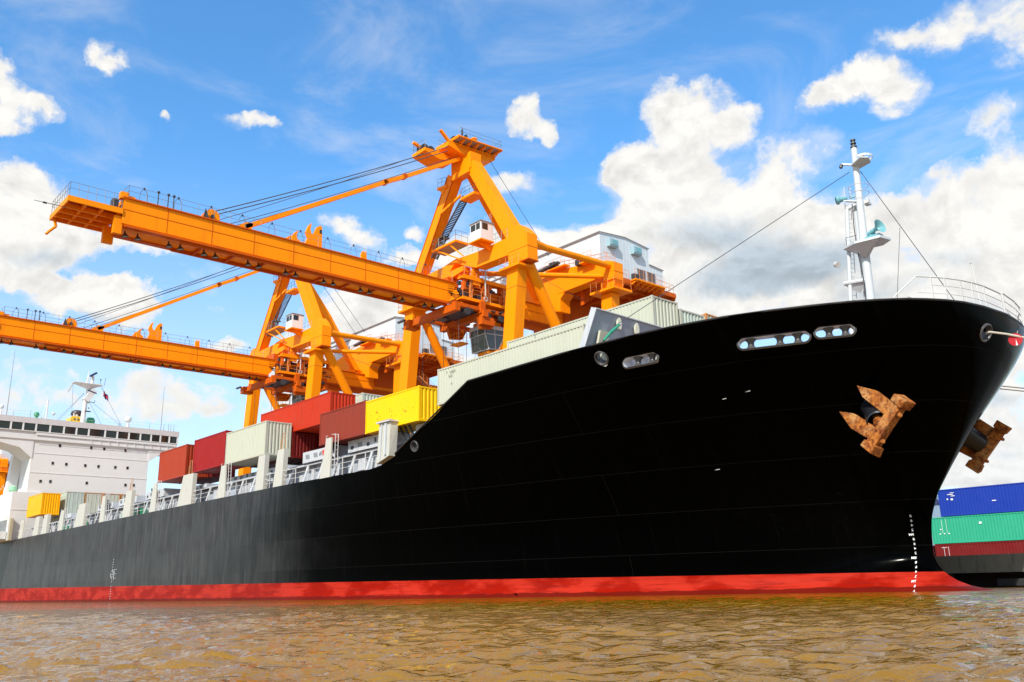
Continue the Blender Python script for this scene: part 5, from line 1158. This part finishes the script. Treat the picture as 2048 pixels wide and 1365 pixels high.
# inspection platform left of the cabin
f=MB(); f.box((-80.6,59.6,39.6),(-76.0,61.6,39.85)); ip=f.build('inspection_platform',M_or,K)
f=MB(); f.box((-80.4,59.8,39.52),(-76.2,61.5,39.6)); sub(f,'grating',M_plate,ip)
f=MB(); f.beam((-77.3,59.8,39.6),(-75.7,60.5,37.9),.14,.16); f.beam((-79.8,59.8,39.6),(-76.6,60.9,37.8),.14,.16); sub(f,'strut',M_or,ip)
f=MB(); rail(f,[(-76.1,61.5,39.85),(-76.1,59.7,39.85),(-80.5,59.7,39.85),(-80.5,61.5,39.85)],1.25,1.0,.03); rail(f,[(-75.8,61.3,38.4),(-73.2,61.3,38.3)],1.2,1.0); sub(f,'railing',M_rail,ip)
# hinge-zone clutter: catwalks, sheaves, hoses around the boom joint
f=MB(); f.box((-76.0,59.9,35.0),(-74.9,68.5,35.2)); f.box((-75.0,59.9,34.85),(-74.85,68.5,35.3)); f.box((-76.0,59.6,32.35),(-74.8,68.0,32.5)); f.box((-74.85,59.6,32.25),(-74.7,68.0,32.6)); cw=f.build('catwalk',M_or,K)
f=MB(); rail(f,[(-74.9,60.0,35.2),(-74.9,68.4,35.2)],1.15,.9,.04); rail(f,[(-74.8,59.7,32.5),(-74.8,67.9,32.5)],1.15,1.3,.04)
for y in (61.0,63.6,66.0): f.box((-75.3,y,32.5),(-75.0,y+.25,35.0))
f.beam((-75.0,62.0,34.7),(-75.0,63.2,33.2),.06,.08,up=(1,0,0)); f.beam((-75.0,66.4,33.0),(-75.0,65.6,34.4),.06,.08,up=(1,0,0)); sub(f,'railing',M_railo,cw)
f=MB(); rn=random.Random(9)
for k in range(34):
    y=59.6+rn.random()*8.5; z_=32.6+rn.random()*2.2; f.box((-76.05,y,z_),(-75.4-rn.random()*.4,y+.2+rn.random()*.5,z_+.12+rn.random()*.4))
for y in (60.6,62.6,66.2): f.lathe((-75.7,y,33.2),(1,0,0),[(0,.05),(0,.42),(.15,.38),(.3,.42),(.3,.05)],14)
sub(f,'machinery',M_dark,cw)
f=MB(); rn=random.Random(12)
for k in range(16): y=60+rn.random()*8; z_=32.7+rn.random()*2.4; f.box((-75.6,y,z_),(-75.0,y+.15+rn.random()*.4,z_+.5+rn.random()*.6))
for k in range(8): y=60.5+k; f.box((-76.6,y,35.2),(-76.2,y+.4,35.7+.4*rn.random()))
f.prism([(-79,59.6,34.5),(-79,62.0,36.4),(-79,62.0,34.5)],(.5,0,0)); f.box((-80.8,60.2,34.4),(-78.2,61.0,36.0)); sub(f,'bracket',M_or2,cw)  # bracket colour carries the deeper shade of the boom joint
f=MB(); 
for (y,z1_,x) in ((62.9,33.2,-74.6),): f.tube((x,y,38.0),(x,y,z1_),.09,n=6); f.lathe((x,y,z1_-.4),(1,0,0),[(0,.18),(0,.3),(.1,.3),(.1,.18)],12); f.tube((x,y+.5,38),(x,y+.2,35.4),.04,n=4); f.tube((x,y-.6,36.3),(x,y-.1,35.0),.04,n=4)
f.tube((-74.6,62.9,37.9),(-74.6,62.9,38.4),.05,n=4); sub(f,'hanging_hook',M_ped,cw)
f=MB()
for k in range(5): y=60.2+k*.12; f.path([(-76,58.6+k*.1,33.2-k*.1),(-75.8,59.5,33.0-k*.12),(-75.8,60.6,33.2-k*.1)],.03,4)
for k in range(4): f.path([(-75.9,58.4,33.0+.28*k),(-75.85,60.4,33.05+.28*k)],.025,4)
sub(f,'cable_loop',M_black,cw)
# trolley under the girder and the operator's cab
f=MB()
f.beam((-83.0,58.3,30.1),(-73.8,58.3,31.0),.01,.01)
f=MB(); 
for y in (58.5,62.6,67.2): f.box((-82.5,y-.35,30.55),(-74.2,y+.35,31.35))
for x in (-82.2,-78.6,-75.0): f.box((x-.3,58.5,31.3),(x+.3,67.4,31.72))
for y in (62.4,67.0): f.box((-75.2,y-.3,31.0),(-74.5,y+.4,32.4))
f.box((-75.1,62.2,29.7),(-74.4,64.0,30.6)); f.prism([(-75.0,62.0,30.6),(-75.0,64.8,30.6),(-75.0,64.2,29.5),(-75.0,62.5,29.3)],(-.5,0,0)); f.prism([(-80.5,62.0,30.6),(-80.5,64.8,30.6),(-80.5,64.2,29.5),(-80.5,62.5,29.3)],(-.5,0,0))
f.box((-83.6,57.7,30.3),(-82.5,59.3,31.3)); tr=f.build('trolley',M_or2,K)  # trolley painted dark to hold the shade around the joint
f=MB(); rn=random.Random(21)
for k in range(26): x=-82+rn.random()*7; y=59+rn.random()*8; f.box((x,y,31.0+rn.random()*.5),(x+.3+rn.random(),y+.3+rn.random()*.8,31.5+rn.random()*.3))
f.box((-84.2,57.2,31.1),(-82.8,57.5,31.3)); f.box((-79.5,58.8,31.2),(-75.5,62.3,31.45))
for y in (60.3,63.2,65.3): f.lathe((-74.9,y,30.9),(1,0,0),[(0,.05),(0,.42),(.3,.42),(.3,.05)],14)
sub(f,'trolley_gear',M_dark,tr)
f=MB()
for (x,y) in ((-82.0,59.4),(-75.4,59.55),(-81,61.7),(-75.3,61.85),(-75.2,62.2),(-80,62.3),(-75,63.0),(-75,63.35),(-79.4,63.9),(-76,64.2)): f.tube((x,y,30.6),(x-.15,y+.05,13.5),.028,n=4)
sub(f,'hoist_rope',M_cable,tr)
f=MB(); cx0,cx1=-78.6,-76.0
f.hexa([(cx0,64.1,27.3),(cx1,64.5,27.4),(cx1,66.0,27.6),(cx0,66.0,27.4),(cx0,63.9,29.1),(cx1,63.9,29.2),(cx1,66.9,29.4),(cx0,66.9,29.3)]); f.hexa([(cx0,63.9,29.1),(cx1,63.9,29.2),(cx1,66.9,29.4),(cx0,66.9,29.3),(cx0,63.9,29.9),(cx1,63.9,29.9),(cx1,66.9,30.1),(cx0,66.9,30.1)]); oc=f.build('operator_cab',M_cabg,K)
f=MB(); f.box((cx0-.1,63.8,29.9),(cx1+.1,67.0,30.35))
for (a,b) in (((cx1,63.9,29.9),(cx1,63.9,29.2)),((cx1,63.9,29.2),(cx1,64.5,27.4)),((cx1,65.4,29.9),(cx1,65.4,29.3)),((cx1,65.4,29.3),(cx1,65.5,27.5)),((cx1,66.9,29.9),(cx1,66.9,29.3)),((cx1,66.9,29.3),(cx1,66.0,27.6)),((cx1,63.85,29.2),(cx1,66.95,29.4)),((cx1,64.45,27.4),(cx1,66.05,27.6)),((cx1,63.9,29.2),(cx0,63.9,29.1)),((cx1,64.5,27.4),(cx0,64.1,27.3)),((cx0,63.9,29.9),(cx0,63.9,29.1)),((cx0,63.9,29.1),(cx0,64.1,27.3)),((-77.3,63.9,29.9),(-77.3,63.9,29.2)),((-77.3,63.9,29.2),(-77.3,64.3,27.35))): f.beam(a,b,.09,.09,up=(.3,.2,1))
sub(f,'frame',M_rlw,oc)
f=MB(); f.box((-78.2,64.6,27.0),(-76.2,66.2,27.3)); f.box((-78.5,64.2,30.35),(-76.2,66.6,30.9)); f.box((-80.6,62.4,28.4),(-78.7,63.6,28.55)); rail(f,[(-80.5,62.4,28.55),(-78.8,62.4,28.55),(-78.8,63.5,28.55)],1.2,.5,.025); sub(f,'service_step',M_or,oc)
# second crane, and a bigger one far up the quay
K2=copy_tree(K); K2.location=(-77.3-43.6,62,.85); K2['label']='second orange gantry crane behind the nearest one, boom leaving the frame at the left edge'
K3=copy_tree(K); K3.location=(-77.3-325,62,1.05); K3.scale=(1.4,1.4,1.4); K3['label']='distant orange crane glimpsed through the arch under the ship bridge wing, at the far left'
for o in list(bpy.data.objects):
    if o.type=='EMPTY': o.empty_display_size=.3
